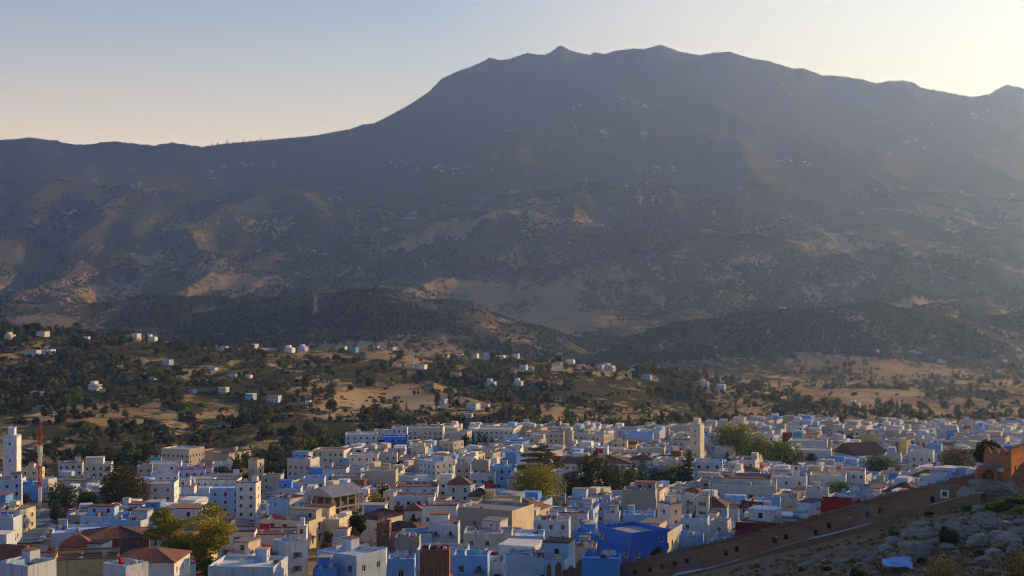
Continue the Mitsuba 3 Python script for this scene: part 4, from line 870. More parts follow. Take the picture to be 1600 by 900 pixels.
for k in range(50):
    px = rr.uniform(1190, 1600); top_ = np.interp(px, [1190, 1300, 1400, 1500, 1600], [886, 858, 830, 800, 772]); py = rr.uniform(top_ + 4, 898); ROCKS.append((px, py, rr.uniform(1.5, 6)))
base_ico = trimesh.creation.icosphere(3)
ANCH = [(1402, 890, 'the blue plastic sheet'), (1484, 820, 'the dark green shrub on the slope'), (1560, 783, 'the low green shrubs below the gate tower'), (1552, 764, 'the foot of the gate tower'), (1475, 775, 'the white wall plaque'), (1300, 845, 'the halfway lamp post'), (1585, 862, 'the bottom right corner bush')]
BIGL, fam = {}, {}
for px, py, s_ in ROCKS:
    if s_ >= 6: an = min(ANCH, key=lambda q: math.hypot(q[0] - px, 1.6 * (q[1] - py))); fam.setdefault((an, ('above' if py < an[1] - 12 else 'below' if py > an[1] + 12 else 'left of' if px < an[0] else 'right of')), []).append((px, py, s_))
ORDW = ['nearest', 'second nearest', 'third nearest', 'fourth nearest', 'fifth nearest', 'sixth nearest', 'seventh nearest', 'eighth nearest', 'ninth nearest', 'tenth nearest', 'eleventh nearest', 'twelfth nearest', 'thirteenth nearest', 'fourteenth nearest']
for (an, sd), L_ in fam.items():
    L_.sort(key=lambda q: math.hypot(q[0] - an[0], q[1] - an[1]))
    for i_, q in enumerate(L_): BIGL[q[:2]] = f'{"big" if q[2] > 11 else "grey"} limestone boulder {sd} {an[2]}' + (f', {ORDW[i_]} of several' if len(L_) > 1 else '')
for k, (px, py, s_) in enumerate(ROCKS):
    X, Y, Z = on_ground(px, py, 142, 255)
    R = s_ / F * Y * (1.25 if s_ > 8 else 1.0); v = base_ico.vertices if s_ > 6 else trimesh.creation.icosphere(2).vertices; f = base_ico.faces if s_ > 6 else trimesh.creation.icosphere(2).faces
    nse = meshkit.fbm(v * 1.1 + k * 7.3, 3, 3) - .5; cr = np.abs(meshkit.noise(v * 2.6 + k * 3.1, 4) - .5)
    q = v * (1 + 1.3 * nse + .6 * cr)[:, None] * R * np.array([1.15, 1.0, rr.uniform(.6, .9)])
    b = MB(); q[:, 2] = np.maximum(q[:, 2], -R * .5); b.add(q + np.array([X, Y, Z + R * .12]), f, jit((.26, .23, .195), .2))
    big = s_ >= 6
    lb = BIGL[(px, py)] if big else 'small grey stone scattered on the dry slope below the rampart'
    kk = thing('rock', lb, 'rock', 'large boulders of the stony slope' if big and py >= 790 else 'boulders at the tower foot' if big else 'small stones on the slope')
    scene[kk] = b.shape()
bs = thing('blue_sheet', 'light blue plastic sheet draped over stones at the bottom of the slope', 'tarpaulin')
X, Y, Z = on_ground(1402, 890, 142, 255); n = 14; g_ = np.linspace(-1, 1, n); gx, gy = np.meshgrid(g_, g_); hz = .9 * meshkit.fbm(np.stack([gx * 2, gy * 2, gx * 0], -1), 3, 9)
v = np.stack([X + gx * 1.9 + .3 * gy, Y + gy * 1.6, Z + .5 + hz + .25 * gy], -1).reshape(-1, 3); i = (np.arange(n - 1)[:, None] * n + np.arange(n - 1)).ravel()
b = MB(); b.add(v, np.vstack([np.stack([i, i + 1, i + n + 1], 1), np.stack([i, i + n + 1, i + n], 1)]), (.25, .42, .72), .5); scene[bs] = b.shape('paint', True)

# ------------------------------------------------------------------ trees
def leaf_fn(p, n, uv):
    c, r = dec(uv)
    return c * (0.75 + 0.5 * mikit.noise(p.x * 3.1, p.y * 3.1, p.z * 3.1))
scene['leaf'] = {'type': 'principledthin', 'base_color': mikit.proc(leaf_fn), 'roughness': 0.7, 'diff_trans': 0.75}
PAL = dict(dark=[(0.030, 0.046, 0.022), (0.046, 0.065, 0.027), (0.061, 0.070, 0.030)], olive=[(0.061, 0.074, 0.035), (0.095, 0.101, 0.047), (0.128, 0.121, 0.054)], brown=[(0.047, 0.049, 0.024), (0.074, 0.065, 0.030), (0.108, 0.081, 0.034)],
 green=[(0.054, 0.095, 0.027), (0.088, 0.135, 0.034), (0.121, 0.162, 0.041)], bright=[(0.095, 0.135, 0.024), (0.149, 0.189, 0.030), (0.216, 0.230, 0.041)], yellowgreen=[(0.149, 0.162, 0.027), (0.243, 0.230, 0.038), (0.324, 0.270, 0.047)], yellow=[(0.257, 0.189, 0.034), (0.378, 0.257, 0.041), (0.459, 0.297, 0.054)])
PAL['poplar'] = [(.17, .17, .025), (.26, .25, .035), (.36, .31, .05)]
def leaves(b_v, b_f, b_u, g, cen, nrm, size, cols):
    """a bent leaf clump (two triangles each way) at every centre"""
    n = len(cen)
    t = g.normal(size=(n, 3)); nn = nrm + .8 * g.normal(size=(n, 3)); nn /= np.linalg.norm(nn, axis=1, keepdims=True) + 1e-9
    t -= nn * (t * nn).sum(1, keepdims=True); t /= np.linalg.norm(t, axis=1, keepdims=True) + 1e-9; s = np.cross(nn, t)
    sz = size * g.uniform(.6, 1.3, (n, 1)); bend = nn * sz * g.uniform(-.35, .35, (n, 1))
    v = np.stack([cen - t * sz - s * sz * .5, cen + t * sz * .3 - s * sz * .7 + bend, cen + t * sz, cen + t * sz * .1 + s * sz * .7 + bend, cen - t * sz * .9 + s * sz * .4], 1)
    o = sum(len(x) for x in b_v)
    i = np.arange(n)[:, None] * 5 + o
    b_v.append(v.reshape(-1, 3)); b_f.append(np.vstack([np.hstack([i, i + 1, i + 4]), np.hstack([i + 1, i + 3, i + 4]), np.hstack([i + 1, i + 2, i + 3])]))
    ci = g.integers(0, len(cols), n); e_ = np.array([enc(c, .5) for c in cols]); b_u.append(np.repeat(e_[ci], 5, 0))
def crown_lobes(kind, g, h, w):
    L = []
    if kind == 'round':
        m = g.integers(7, 11)
        for k in range(m):
            a_, rr_ = g.uniform(0, 6.28), w * g.uniform(.25, .62); z = h * g.uniform(.27, .80)
            s_ = w * g.uniform(.34, .55) * (1.1 - .35 * abs(z / h - .55)); L.append((math.cos(a_) * rr_, math.sin(a_) * rr_, z, s_, s_, s_ * .85))
        L.append((0, 0, h * .82, w * .5, w * .5, h * .17)); L.append((0, 0, h * .55, w * .6, w * .6, h * .28))
    elif kind == 'tall':
        for k in range(11):
            z = h * (.10 + .84 * (k + .5) / 11); a_ = g.uniform(0, 6.28); prof_ = math.sin(math.pi * min(1, max(.08, (z / h) * .92))) ** .6
            rr_ = w * g.uniform(.15, .6) * prof_; s_ = w * g.uniform(.45, .65) * prof_; L.append((math.cos(a_) * rr_, math.sin(a_) * rr_, z, s_, s_, h * .09))
    elif kind == 'cypress':
        for k in range(8):
            z = h * (.08 + .88 * (k + .5) / 8); s_ = w * (1.05 - .75 * (k / 7.0) ** 1.3) * g.uniform(.8, 1.1); L.append((g.normal() * .08 * w, g.normal() * .08 * w, z, s_, s_, h * .1))
    elif kind == 'conifer':
        for k in range(14):
            z = h * (.14 + .82 * (k + .5) / 14); f_ = (1.0 - .8 * (k / 13.0)) ; a_ = g.uniform(0, 6.28); L.append((math.cos(a_) * w * .35 * f_, math.sin(a_) * w * .35 * f_, z, w * .62 * f_ + .2, w * .62 * f_ + .2, h * .06))
    elif kind == 'cedar':
        for k in range(15):
            z = h * (.28 + .70 * (k + .5) / 15); f_ = math.sin(math.pi * (.25 + .7 * (k / 14.0))) ** .8; a_ = k * 2.4; L.append((math.cos(a_) * w * .45 * f_, math.sin(a_) * w * .45 * f_, z, w * .55 * f_ + .3, w * .55 * f_ + .3, h * .022))
    elif kind == 'shrub':
        for k in range(6):
            a_, rr_ = g.uniform(0, 6.28), w * g.uniform(.1, .6); s_ = w * g.uniform(.35, .55); L.append((math.cos(a_) * rr_, math.sin(a_) * rr_, h * g.uniform(.3, .6), s_, s_, h * .36))
    return L
def make_tree(kind, h, w, pal, n, leaf, seed, trunk=True):
    """(crown shape, trunk shape) with the foot at the origin"""
    g = np.random.default_rng(seed); L = crown_lobes(kind, g, h, w); bv, bf, bu = [], [], []
    area = np.array([l[3] * l[4] + l[3] * l[5] for l in L]); cnt = np.maximum(3, (n * area / area.sum()).astype(int)); cols = PAL[pal]
    for l, c in zip(L, cnt):
        d = g.normal(size=(c, 3)); d /= np.linalg.norm(d, axis=1, keepdims=True); rad = g.uniform(.45, 1.08, (c, 1)) ** .5
        bump = (meshkit.fbm(d * 2.2 + seed + l[2], 2, 5)[:, None] - .5) * .6 + 1
        tone = g.integers(0, len(cols)); cc = [cols[tone], cols[tone], cols[g.integers(0, len(cols))]]
        p = np.array(l[:3]) + d * np.array(l[3:]) * rad * bump; p[:, 2] = np.maximum(p[:, 2], .15)
        leaves(bv, bf, bu, g, p, d, leaf, cc)
    crown = mikit.ply((np.vstack(bv), np.vstack(bf)), 'leaf', uv=np.vstack(bu))
    if not trunk: return crown, None
    b = MB(); tr = max(.12, h * .022); bark = (.10, .075, .055)
    b.tube([(0, 0, -.8), (0, 0, 0), (tr * .4, 0, h * .3), (0, tr * .3, h * .62), (0, 0, h * .85)], [tr * 1.3, tr * 1.1, tr * .85, tr * .5, tr * .15], bark, 6)
    for l in L[:7]:
        z0 = max(h * .15, l[2] - h * .2); b.tube([(0, 0, z0), (l[0] * .5, l[1] * .5, (z0 + l[2]) / 2), (l[0], l[1], l[2])], [tr * .45, tr * .3, tr * .1], bark, 4)
    return crown, b.shape()
def palm(root, o, h, g):
    b = MB(); b.tube([(0, 0, -.5), (.1, 0, h * .5), (0, .1, h)], [.22, .17, .15], (.13, .10, .07), 6); k = part(root, 'trunk', clone(b.shape(), place(o)))
    bv, bf, bu = [], [], []
    for q in range(22):
        a_ = q * 2.399; up = g.uniform(-.5, 1.0); L_ = g.uniform(1.6, 2.3); s = np.linspace(.1, 1, 9)[:, None]; hd = np.array([math.cos(a_), math.sin(a_), 0])
        c = np.array([0, 0, h]) + hd * s * L_ * math.cos(up * .7) + Z1 * (s * L_ * math.sin(up) * .8 - s ** 2 * 1.1)
        leaves(bv, bf, bu, g, np.repeat(c, 2, 0), np.tile(Z1, (18, 1)), .22, PAL['olive'])
    part(root, 'crown', clone(mikit.ply((np.vstack(bv), np.vstack(bf)), 'leaf', uv=np.vstack(bu)), place(o)))
def place(o, s=1.0, a=0.0, sz=None):
    M = np.eye(4); c_, s_ = math.cos(a) * s, math.sin(a) * s; M[:2, :2] = [[c_, -s_], [s_, c_]]; M[2, 2] = sz or s; M[:3, 3] = o; return M
tseed = 100
def town_tree(px, py, h, hw, kind, pal, name, lb, D=None, group=None, dens=1.0, yb=None):
    global tseed; tseed += 1
    D = on_ground(px, yb, 205, 1100)[1] if yb else D * KD if D else solve_D(px, py, h, 235.0 if px < 1080 else 340.0); o = foot(px, D); h = Zof(py, D) - o[2]; w = hw / F * D
    leaf = max(.20, .00062 * D); n = int(min(9000, dens * 2.1 * (w * w + w * h) / leaf ** 2 * .9))
    k = thing(name, lb, 'bush' if kind == 'shrub' else 'tree', group)
    if kind == 'palm': palm(k, o, h, np.random.default_rng(tseed))
    else:
        c, t = make_tree(kind, h, w, pal, n, leaf, tseed, kind != 'shrub')
        part(k, 'crown', clone(c, place(o)))
        if t: part(k, 'trunk', clone(t, place(o)))
    footprints.append(Point(o[0], o[1]).buffer(w * .6)); screen.append((px - hw * .9, px + hw * .9, py, py + h * F / D * .75, D, .05))
    return D
TT = town_tree
TT(187, 720, 18, 47, 'round', 'brown', 'dense_tree', 'tall dense dark tree towering over the roofs at the left of town', dens=1.3, yb=815)
TT(106, 756, 12, 29, 'round', 'dark', 'dark_tree', 'dark tree directly left of the tall dense dark tree', yb=808)
TT(136, 766, 10, 19, 'round', 'green', 'dark_tree', 'green tree squeezed between the dark tree and the tall dense tree', yb=806)
TT(88, 778, 8, 14, 'round', 'dark', 'dark_tree', 'small dark tree beside the street below the strong blue house', yb=830)
TT(38, 770, 6, 14, 'round', 'dark', 'dark_tree', 'dark bushy tree in front of the strong blue house on the left', yb=792)
TT(264, 793, 16, 42, 'tall', 'poplar', 'poplar', 'left yellow-green poplar of the pair near the bottom left', dens=1.7, yb=896)
TT(320, 786, 17, 50, 'tall', 'poplar', 'poplar', 'right and larger yellow poplar of the pair near the bottom left', dens=1.8, yb=896)
TT(330, 868, 5, 22, 'shrub', 'green', 'shrub', 'dark green shrubs under the right yellow poplar')
TT(828, 731, 13, 52, 'round', 'yellowgreen', 'broad_tree', 'broad sunlit yellow-green tree in the middle of town', dens=1.2, yb=797)
TT(845, 691, 17, 40, 'cedar', 'brown', 'cedar', 'dark layered cedar right behind the broad yellow-green tree', yb=765)
TT(924, 710, 15, 31, 'round', 'dark', 'garden_tree', 'tallest dark tree of the walled garden at the centre', yb=788)
TT(956, 724, 12, 29, 'round', 'olive', 'garden_tree', 'olive-coloured tree right of the tallest dark garden tree', yb=786)
TT(980, 728, 11, 21, 'round', 'olive', 'garden_tree', 'smaller olive tree at the right side of the garden group', yb=784)
TT(889, 738, 9, 23, 'round', 'dark', 'garden_tree', 'low dark tree just right of the broad yellow-green tree', yb=784)
TT(1003, 712, 13, 13, 'cypress', 'dark', 'cypress', 'dark cypress in the garden left of the palm', yb=772)
TT(948, 712, 13, 6, 'cypress', 'dark', 'cypress', 'thin dark cypress rising behind the olive garden tree', yb=780)
TT(1076, 701, 18, 22, 'conifer', 'dark', 'conifer', 'tall dark conifer standing in front of the cream minaret', yb=772)
TT(1046, 726, 12, 22, 'round', 'bright', 'garden_tree', 'bright green tree left of the tall dark conifer', yb=770)
TT(1024, 730, 11, 18, 'tall', 'olive', 'garden_tree', 'narrow olive tree left of the bright green garden tree', yb=770)
TT(1053, 706, 12, 9, 'palm', 'olive', 'palm', 'small palm rising behind the bright green garden tree', yb=760)
TT(1150, 656, 18, 40, 'round', 'bright', 'broad_tree', 'large bright green tree just right of the cream minaret', dens=1.2, yb=724)
TT(1184, 678, 14, 31, 'round', 'bright', 'broad_tree', 'bright green tree of medium size right of the large bright green tree', yb=732)
TT(1216, 689, 13, 39, 'round', 'green', 'broad_tree', 'spreading green tree at the right end of the bright tree group', yb=740)
TT(1246, 704, 10, 18, 'round', 'olive', 'broad_tree', 'last small olive tree right of the spreading green tree', yb=740)
TT(916, 700, 16, 9, 'cypress', 'dark', 'cypress', 'tall dark cypress at the left edge of the walled garden', yb=786)
TT(990, 720, 12, 9, 'cypress', 'dark', 'cypress', 'slim dark cypress between the olive garden trees and the palm', yb=774)
TT(1064, 722, 12, 10, 'cypress', 'dark', 'cypress', 'dark cypress squeezed between the bright garden tree and the conifer', yb=772)
TT(1136, 705, 9, 9, 'conifer', 'dark', 'conifer', 'small dark conifer below the large bright green tree', yb=732)
TT(1267, 706, 9, 10, 'round', 'dark', 'dark_tree', 'small dark tree between the bright trees and the white mansion roofs')
TT(1379, 714, 9, 33, 'round', 'green', 'broad_tree', 'round dark green tree below the big gabled hall', yb=750)
TT(1311, 751, 9, 23, 'round', 'green', 'broad_tree', 'small round green tree close behind the rampart', yb=784)
TT(1498, 700, 15, 35, 'round', 'olive', 'broad_tree', 'olive-green tree left of the gate tower', yb=756)
TT(1541, 684, 16, 27, 'round', 'brown', 'dark_tree', 'dark brown tree directly behind the gate tower', yb=745)
TT(1448, 742, 7, 34, 'shrub', 'dark', 'hedge', 'dark hedge between the green tree and the olive-green tree near the tower', D=470)
TT(1388, 768, 4, 28, 'shrub', 'bright', 'hedge', 'leafy creeper on the houses just behind the rampart', D=395)
TT(588, 768, 11, 19, 'tall', 'yellowgreen', 'small_yellow_tree', 'small yellow-green tree right of the unfinished concrete frame', yb=808)
TT(602, 753, 9, 13, 'round', 'dark', 'dark_tree', 'small dark tree behind the small yellow-green tree', yb=790)
for i_, (px, py, h) in enumerate(((652, 672, 9), (660, 669, 10), (668, 670, 10), (676, 673, 9))): TT(px, py, h, 4.2, 'cypress', 'dark', 'cypress', ['first', 'second', 'third', 'fourth'][i_] + ' from left of four cypresses below the dark red pyramid roof', group='cypress row')
for i_, (px, py, h) in enumerate(((739, 678, 9), (748, 673, 10), (757, 676, 9), (768, 680, 8))): TT(px, py, h, 4.6, 'cypress', 'dark', 'cypress', ['first', 'second', 'third', 'fourth'][i_] + ' from left of the cypresses beside the wide hillside block', group='second cypress row')
TT(728, 678, 11, 10, 'round', 'dark', 'dark_tree', 'dark tree between the two rows of cypresses')
TT(646, 805, 5, 13, 'shrub', 'dark', 'shrub', 'dark bush in front of the small house with the pyramid roof')
TT(545, 822, 6, 26, 'shrub', 'brown', 'shrub', 'brownish shrubs below the unfinished concrete frame')
TT(512, 828, 7, 13, 'round', 'brown', 'dark_tree', 'small brownish tree at the foot of the concrete frame')
TT(767, 744, 8, 9, 'round', 'green', 'broad_tree', 'little green tree beside the red flag at the centre')
TT(1034, 852, 4, 25, 'shrub', 'dark', 'shrub', 'dark bush between the cobalt blue house and the rampart', D=402)
TT(952, 813, 5, 9, 'shrub', 'dark', 'shrub', 'small dark bush left of the cobalt blue house')
TT(13, 828, 4, 11, 'shrub', 'dark', 'shrub', 'small dark bush at the left edge by the white houses')
TT(44, 848, 6, 13, 'round', 'green', 'broad_tree', 'small green tree beside the brown gable roof in the lower left corner')
TT(875, 782, 5, 14, 'shrub', 'yellowgreen', 'shrub', 'yellowish bush below the broad yellow-green tree')
TT(622, 786, 6, 13, 'shrub', 'brown', 'shrub', 'grey-brown bush beside the curved white mansion')
TT(432, 712, 9, 12, 'round', 'dark', 'dark_tree', 'dark tree at the top of the street with parked cars')
for i_, (px, py, hw, D, pal, lb) in enumerate(((1470, 862, 44, 236, 'olive', 'rounded green bush at the bottom edge of the stony slope'), (1585, 850, 46, 236, 'olive', 'green bush in the bottom right corner'), (1345, 880, 22, 262, 'dark', 'dark shrub left of the blue plastic sheet'),
    (1484, 820, 18, 292, 'dark', 'dark green shrub among the large boulders'), (1560, 783, 34, 306, 'green', 'low green shrubs on the slope below the gate tower'), (1592, 788, 22, 306, 'green', 'low green shrub at the right edge below the gate tower'), (1515, 895, 16, 246, 'brown', 'dry brown shrub between the two large bottom bushes'))):
    tseed += 1; D *= KD; o = foot(px, D); w = hw / F * D; h = max(1.0, Zof(py, D) - o[2]); k = thing('bush', lb, 'bush')
    c, _ = make_tree('shrub', h, w, pal, int(3000 * min(1.0, w * h / 6)) + 500, .11, tseed, False); part(k, 'crown', clone(c, place(o)))
for i_, (px, py, r_) in enumerate(((1395, 838, 9), (1410, 872, 12), (1450, 806, 10), (1508, 800, 12), (1530, 868, 12), (1560, 862, 10), (1592, 800, 14), (1330, 880, 8), (1290, 892, 9), (1250, 893, 8), (1478, 845, 8), (1438, 880, 10))):
    tseed += 1; X, Y, Z = on_ground(px, py, 142, 255); w = r_ / F * Y; k = thing('low_shrub', 'low green shrub growing between the boulders of the stony slope', 'bush', 'low shrubs between the boulders'); c, _ = make_tree('shrub', w * .9, w, ['green', 'olive', 'dark'][i_ % 3], 420, .10, tseed, False); scene[k] = clone(c, place((X, Y, Z - .05)))
# dry grass tufts on the slope
gg = np.random.default_rng(3); bv, bf, bu = [], [], []
PXs, PYs = gg.uniform(1080, 1605, 2600), gg.uniform(770, 905, 2600)
cs = [on_ground(a_, b_, 142, 255) for a_, b_ in zip(PXs, PYs)]
cs = np.array([c for c, a_, b_ in zip(cs, PXs, PYs) if b_ > np.interp(a_, [1080, 1200, 1300, 1400, 1500, 1600], [905, 878, 850, 822, 790, 772])])
for k in range(6): leaves(bv, bf, bu, gg, cs[::2] + gg.normal(size=cs[::2].shape) * [.35, .35, 0] + [0, 0, .12], np.tile([0, -.8, .6], (len(cs[::2]), 1)), .22, [(.20, .15, .08), (.14, .11, .06), (.09, .085, .04), (.25, .19, .11)])
scene['dry_grass'] = mikit.ply((np.vstack(bv), np.vstack(bf)), 'leaf', uv=np.vstack(bu)); labels['dry_grass'] = {'label': 'dry grass and low weeds between the stones of the slope', 'category': 'grass', 'kind': 'stuff'}

# ------------------------------------------------------------------ streets, cars, flags
def street(pts, w, nm):
    P_ = [np.array(on_ground(px, py, 200, 720)) for px, py in pts]; b = MB()
    Q = []
    for a_, c_ in zip(P_[:-1], P_[1:]):
        for s_ in np.linspace(0, 1, 12, endpoint=False): Q.append(a_ + (c_ - a_) * s_)
    Q.append(P_[-1]); Q = np.array(Q)
    for a_, c_ in zip(Q[:-1], Q[1:]):
        t = c_ - a_; t[2] = 0; t /= np.linalg.norm(t); n = np.array([t[1], -t[0], 0])
        za = max(zg(*(a_ + n * q)[:2]) for q in (-w / 2, 0, w / 2)) + .12; zc = max(zg(*(c_ + n * q)[:2]) for q in (-w / 2, 0, w / 2)) + .12
        v = lambda p, q, z: np.array([p[0] + n[0] * q, p[1] + n[1] * q, z])
        b.poly([v(a_, -w / 2, za), v(a_, w / 2, za), v(c_, w / 2, zc), v(c_, -w / 2, zc)], (.16, .15, .15), .5)
        for q0, q1 in ((-w / 2 - 1.4, -w / 2), (w / 2, w / 2 + 1.4)):
            b.poly([v(a_, q0, za + .12), v(a_, q1, za + .12), v(c_, q1, zc + .12), v(c_, q0, zc + .12)], (.3, .29, .28), .5)
            for q in (q0, q1): b.poly([v(a_, q, za - .6), v(a_, q, za + .12), v(c_, q, zc + .12), v(c_, q, zc - .6)], (.3, .29, .28), .5)
    k = key_for(nm); scene[k] = b.shape(); labels[k] = {'kind': 'structure'}
    footprints.append(LineString([(q[0], q[1]) for q in Q]).buffer(w / 2 + 2.0))
    for q in Q[::2]: px = CX + q[0] / q[1] * F; py = HY + (EYE - q[2]) / q[1] * F; screen.append((px - w / 2 / q[1] * F, px + w / 2 / q[1] * F, py - 7, py + 2, q[1]))
    return Q
def car(o, a_, rgb, lb):
    k = thing('parked_car', lb, 'car', 'cars parked along the street'); f_ = np.array([math.cos(a_), math.sin(a_), 0]); s_ = np.array([-math.sin(a_), math.cos(a_), 0])
    P = lambda x, y, z: o + f_ * x + s_ * y + Z1 * z
    def hull(pr, y0, inset, c, bs='paint'):
        b = MB(); n = len(pr); L = [P(x, -y0 + inset * (z > .95), z) for x, z in pr]; R_ = [P(x, y0 - inset * (z > .95), z) for x, z in pr]
        b.poly(L, c, .5); b.poly(R_[::-1], c, .5)
        for q in range(n): b.poly([L[q], R_[q], R_[(q + 1) % n], L[(q + 1) % n]], c, .5)
        return b.shape(bs)
    part(k, 'body', hull([(-2.05, .35), (2.05, .35), (2.1, .7), (1.2, .9), (.55, 1.38), (-.95, 1.42), (-1.75, .95), (-2.1, .9)], .82, .12, rgb))
    part(k, 'side_window', hull([(.95, .97), (.45, 1.32), (-.9, 1.35), (-1.45, .98)], .835, .11, COL['dark'], 'pane_glass')); part(k, 'windscreen', hull([(1.17, .95), (.58, 1.34), (.64, 1.37), (1.23, .98)], .66, .03, COL['dark'], 'pane_glass'))
    for x in (-1.3, 1.3):
        for y in (-.74, .74):
            b = MB(); c = trimesh.creation.cylinder(.31, .2, sections=12); c.apply_transform(trimesh.geometry.align_vectors([0, 0, 1], s_)); b.add(c.vertices + P(x, y, .31), c.faces, (.03, .03, .03)); part(k, 'wheel', b.shape())
Q = street([(362, 850), (385, 812), (405, 785), (420, 760), (432, 738)], 7.0, 'street')
cc_ = [('white', (.7, .7, .7)), ('dark grey', (.08, .08, .09)), ('silver', (.4, .4, .42)), ('blue', (.06, .12, .3)), ('black', (.03, .03, .03)), ('red', (.35, .04, .03)), ('white', (.7, .7, .68)), ('beige', (.45, .4, .3)), ('silver', (.42, .42, .44)), ('dark blue', (.03, .05, .14)), ('white', (.7, .7, .7)), ('grey', (.2, .2, .2))]
for i_ in range(12):
    q, q2 = Q[4 + i_ * 3], Q[5 + i_ * 3]; t = q2 - q; t[2] = 0; t /= np.linalg.norm(t); n = np.array([t[1], -t[0], 0]); sd = -1 if i_ % 2 else 1; p = q + n * sd * 2.3; p[2] = zg(p[0], p[1]) + .22
    car(p, math.atan2(t[1], t[0]) + (math.pi if sd > 0 else 0), cc_[i_][1], f'{cc_[i_][0]} car parked on the {"right" if sd > 0 else "left"} side of the street, number {i_ // 2 + 1} from its lower end'.replace('number 1', 'nearest').replace('nearest from', 'nearest').replace('number 2', 'second').replace('number 3', 'third').replace('number 4', 'fourth').replace('number 5', 'fifth').replace('number 6', 'sixth'))
Q = street([(38, 850), (52, 832), (70, 812), (84, 795)], 6.5, 'street')
q = Q[18].copy(); q[2] = zg(q[0], q[1]) + .2; car(q, 1.2, (.4, .42, .46), 'single silver-blue car on the short street by the left edge')
def pole(px, pyt, D, lb):
    k = thing('utility_pole', lb, 'pole'); o = foot(px, D * KD); t = Zof(pyt, D * KD); b = MB(); b.tube([o - Z1, np.array([o[0], o[1], t])], [.12, .08], (.22, .19, .16), 6); part(k, 'post', b.shape()); b = MB()
    for z_ in (.25, .8): b.box(np.array([o[0], o[1], 0]), X1, Y1, -.8, .8, -.06, .06, t - z_ - .1, t - z_, (.2, .18, .16), None, True)
    part(k, 'crossarm', b.shape())
for px, py, D, lb in ((160, 838, 560, 'utility pole rising beside the brown tiled roofs at lower left'), (489, 815, 600, 'utility pole in front of the concrete frame'), (775, 840, 540, 'tall utility pole among the near blue houses at the centre'), (640, 760, 760, 'utility pole left of the hipped tower house'), (1112, 748, 640, 'thin utility pole by the canopied mansion'), (355, 745, 760, 'utility pole above the roofs left of the car street'), (560, 735, 820, 'utility pole right of the concrete frame'), (900, 790, 620, 'utility pole below the garden trees')): pole(px, py, D, lb)
def flag(px, py, lb, size=2.4):
    hh = min((h for h in HOUSES if h['x0'] - 4 < px < h['x1'] + 4 and h['py'] > py), key=lambda h: h['py'], default=None)
    D = (hh['D'] + 3) if hh else 420.0
    k = thing('flag', lb, 'flag'); o = at_px(px, py, D); b = MB(); b.tube([o - Z1 * 7, o + Z1 * (size * .45)], .07, COL['metal'], 5); part(k, 'pole', b.shape()); b = MB()
    n = 6; zz = [o + X1 * (.05 + size * q / n) + Y1 * .25 * math.sin(q * 1.4) - Z1 * (.12 * q * size / n) for q in range(n + 1)]
    for q in range(n): b.poly([zz[q] - Z1 * size * .35, zz[q + 1] - Z1 * size * .35, zz[q + 1] + Z1 * size * .35, zz[q] + Z1 * size * .35], (.55, .02, .02), .5)
    c = o + X1 * (.05 + size * .5) - Y1 * .3 - Z1 * (.06 * size)                                 # green star
    for q in range(5):
        a0, a1 = math.pi / 2 + q * 4 * math.pi / 5, math.pi / 2 + (q + 1) * 4 * math.pi / 5; p0, p1 = c + size * .2 * np.array([math.cos(a0), 0, math.sin(a0)]), c + size * .2 * np.array([math.cos(a1), 0, math.sin(a1)])
        t = np.cross(p1 - p0, Y1); t *= .03 * size / np.linalg.norm(t); b.poly([p0 - t, p1 - t, p1 + t, p0 + t], (.02, .16, .05), .5)
    part(k, 'cloth', b.shape())
flag(757, 757, 'red flag with a green star beside the tower house', 3.2); flag(931, 704, 'red flag with a green star above the long brown tile roof', 3.4); flag(406, 822, 'small red flag on the flat brown roof near the street', 2.2)

# ------------------------------------------------------------------ the rest of the town: houses between the ones above
from shapely.strtree import STRtree
gf = np.random.default_rng(21)
FAR_EDGE = [(-80, 1010), (120, 1010), (170, 1060), (300, 1060), (330, 1010), (420, 960), (480, 1010), (520, 1240), (600, 1420), (760, 1560), (1000, 1600), (1250, 1720), (1650, 1780)]
polys = list(footprints); cen = np.array([p.centroid.coords[0] for p in polys]); rad = np.array([math.hypot(*(np.subtract(p.bounds[2:], p.bounds[:2]))) / 2 for p in polys])
SC = np.array([tuple(q) + (() if len(q) == 6 else (.13,)) for q in screen])
def wall_Y(px): return np.interp(px, [w[0] for w in WT], [w[2] for w in WT])
cand = []
Yo = 405.0
while Yo < 1780:
    Y = Yo * KD; px = -60 + gf.uniform(0, 20)
    while px < 1660:
        w = gf.uniform(5.5, 13) if Yo < 900 else gf.uniform(6, 16)
        px += w / 2 / Y * F
        cand.append((px, Y + gf.uniform(-5, 5), w)); px += (w / 2 + gf.choice([0.4, 0.6, 1.5, 3.0])) / Y * F
    Yo += (gf.uniform(14, 18) if Yo < 800 else gf.uniform(18, 25))
PALS = {'near': [('bluewhite', 9), ('white', 8), ('paleblue', 5), ('lightblue', 4), ('blue', 1.2), ('offwhite', 3), ('cream', 1), ('pink', .8), ('concrete', .6)],
        'mid': [('white', 8), ('bluewhite', 8), ('offwhite', 5), ('cream', 2.5), ('beige', 2.5), ('paleblue', 3), ('lightblue', 1.6), ('lavender', .8), ('pink', 1.2), ('blue', .7), ('concrete', .5)],
        'far': [('white', 6), ('offwhite', 7), ('cream', 5), ('beige', 5), ('pink', 2.5), ('brown', 1.2), ('bluewhite', 5), ('paleblue', 1.5), ('ochre', .8), ('concrete', 1), ('blue', .5), ('yellow', .4)]}
def pick(z): n_, p_ = zip(*PALS[z]); p_ = np.array(p_) / sum(p_); return n_[gf.choice(len(n_), p=p_)]
fill = []; green = []
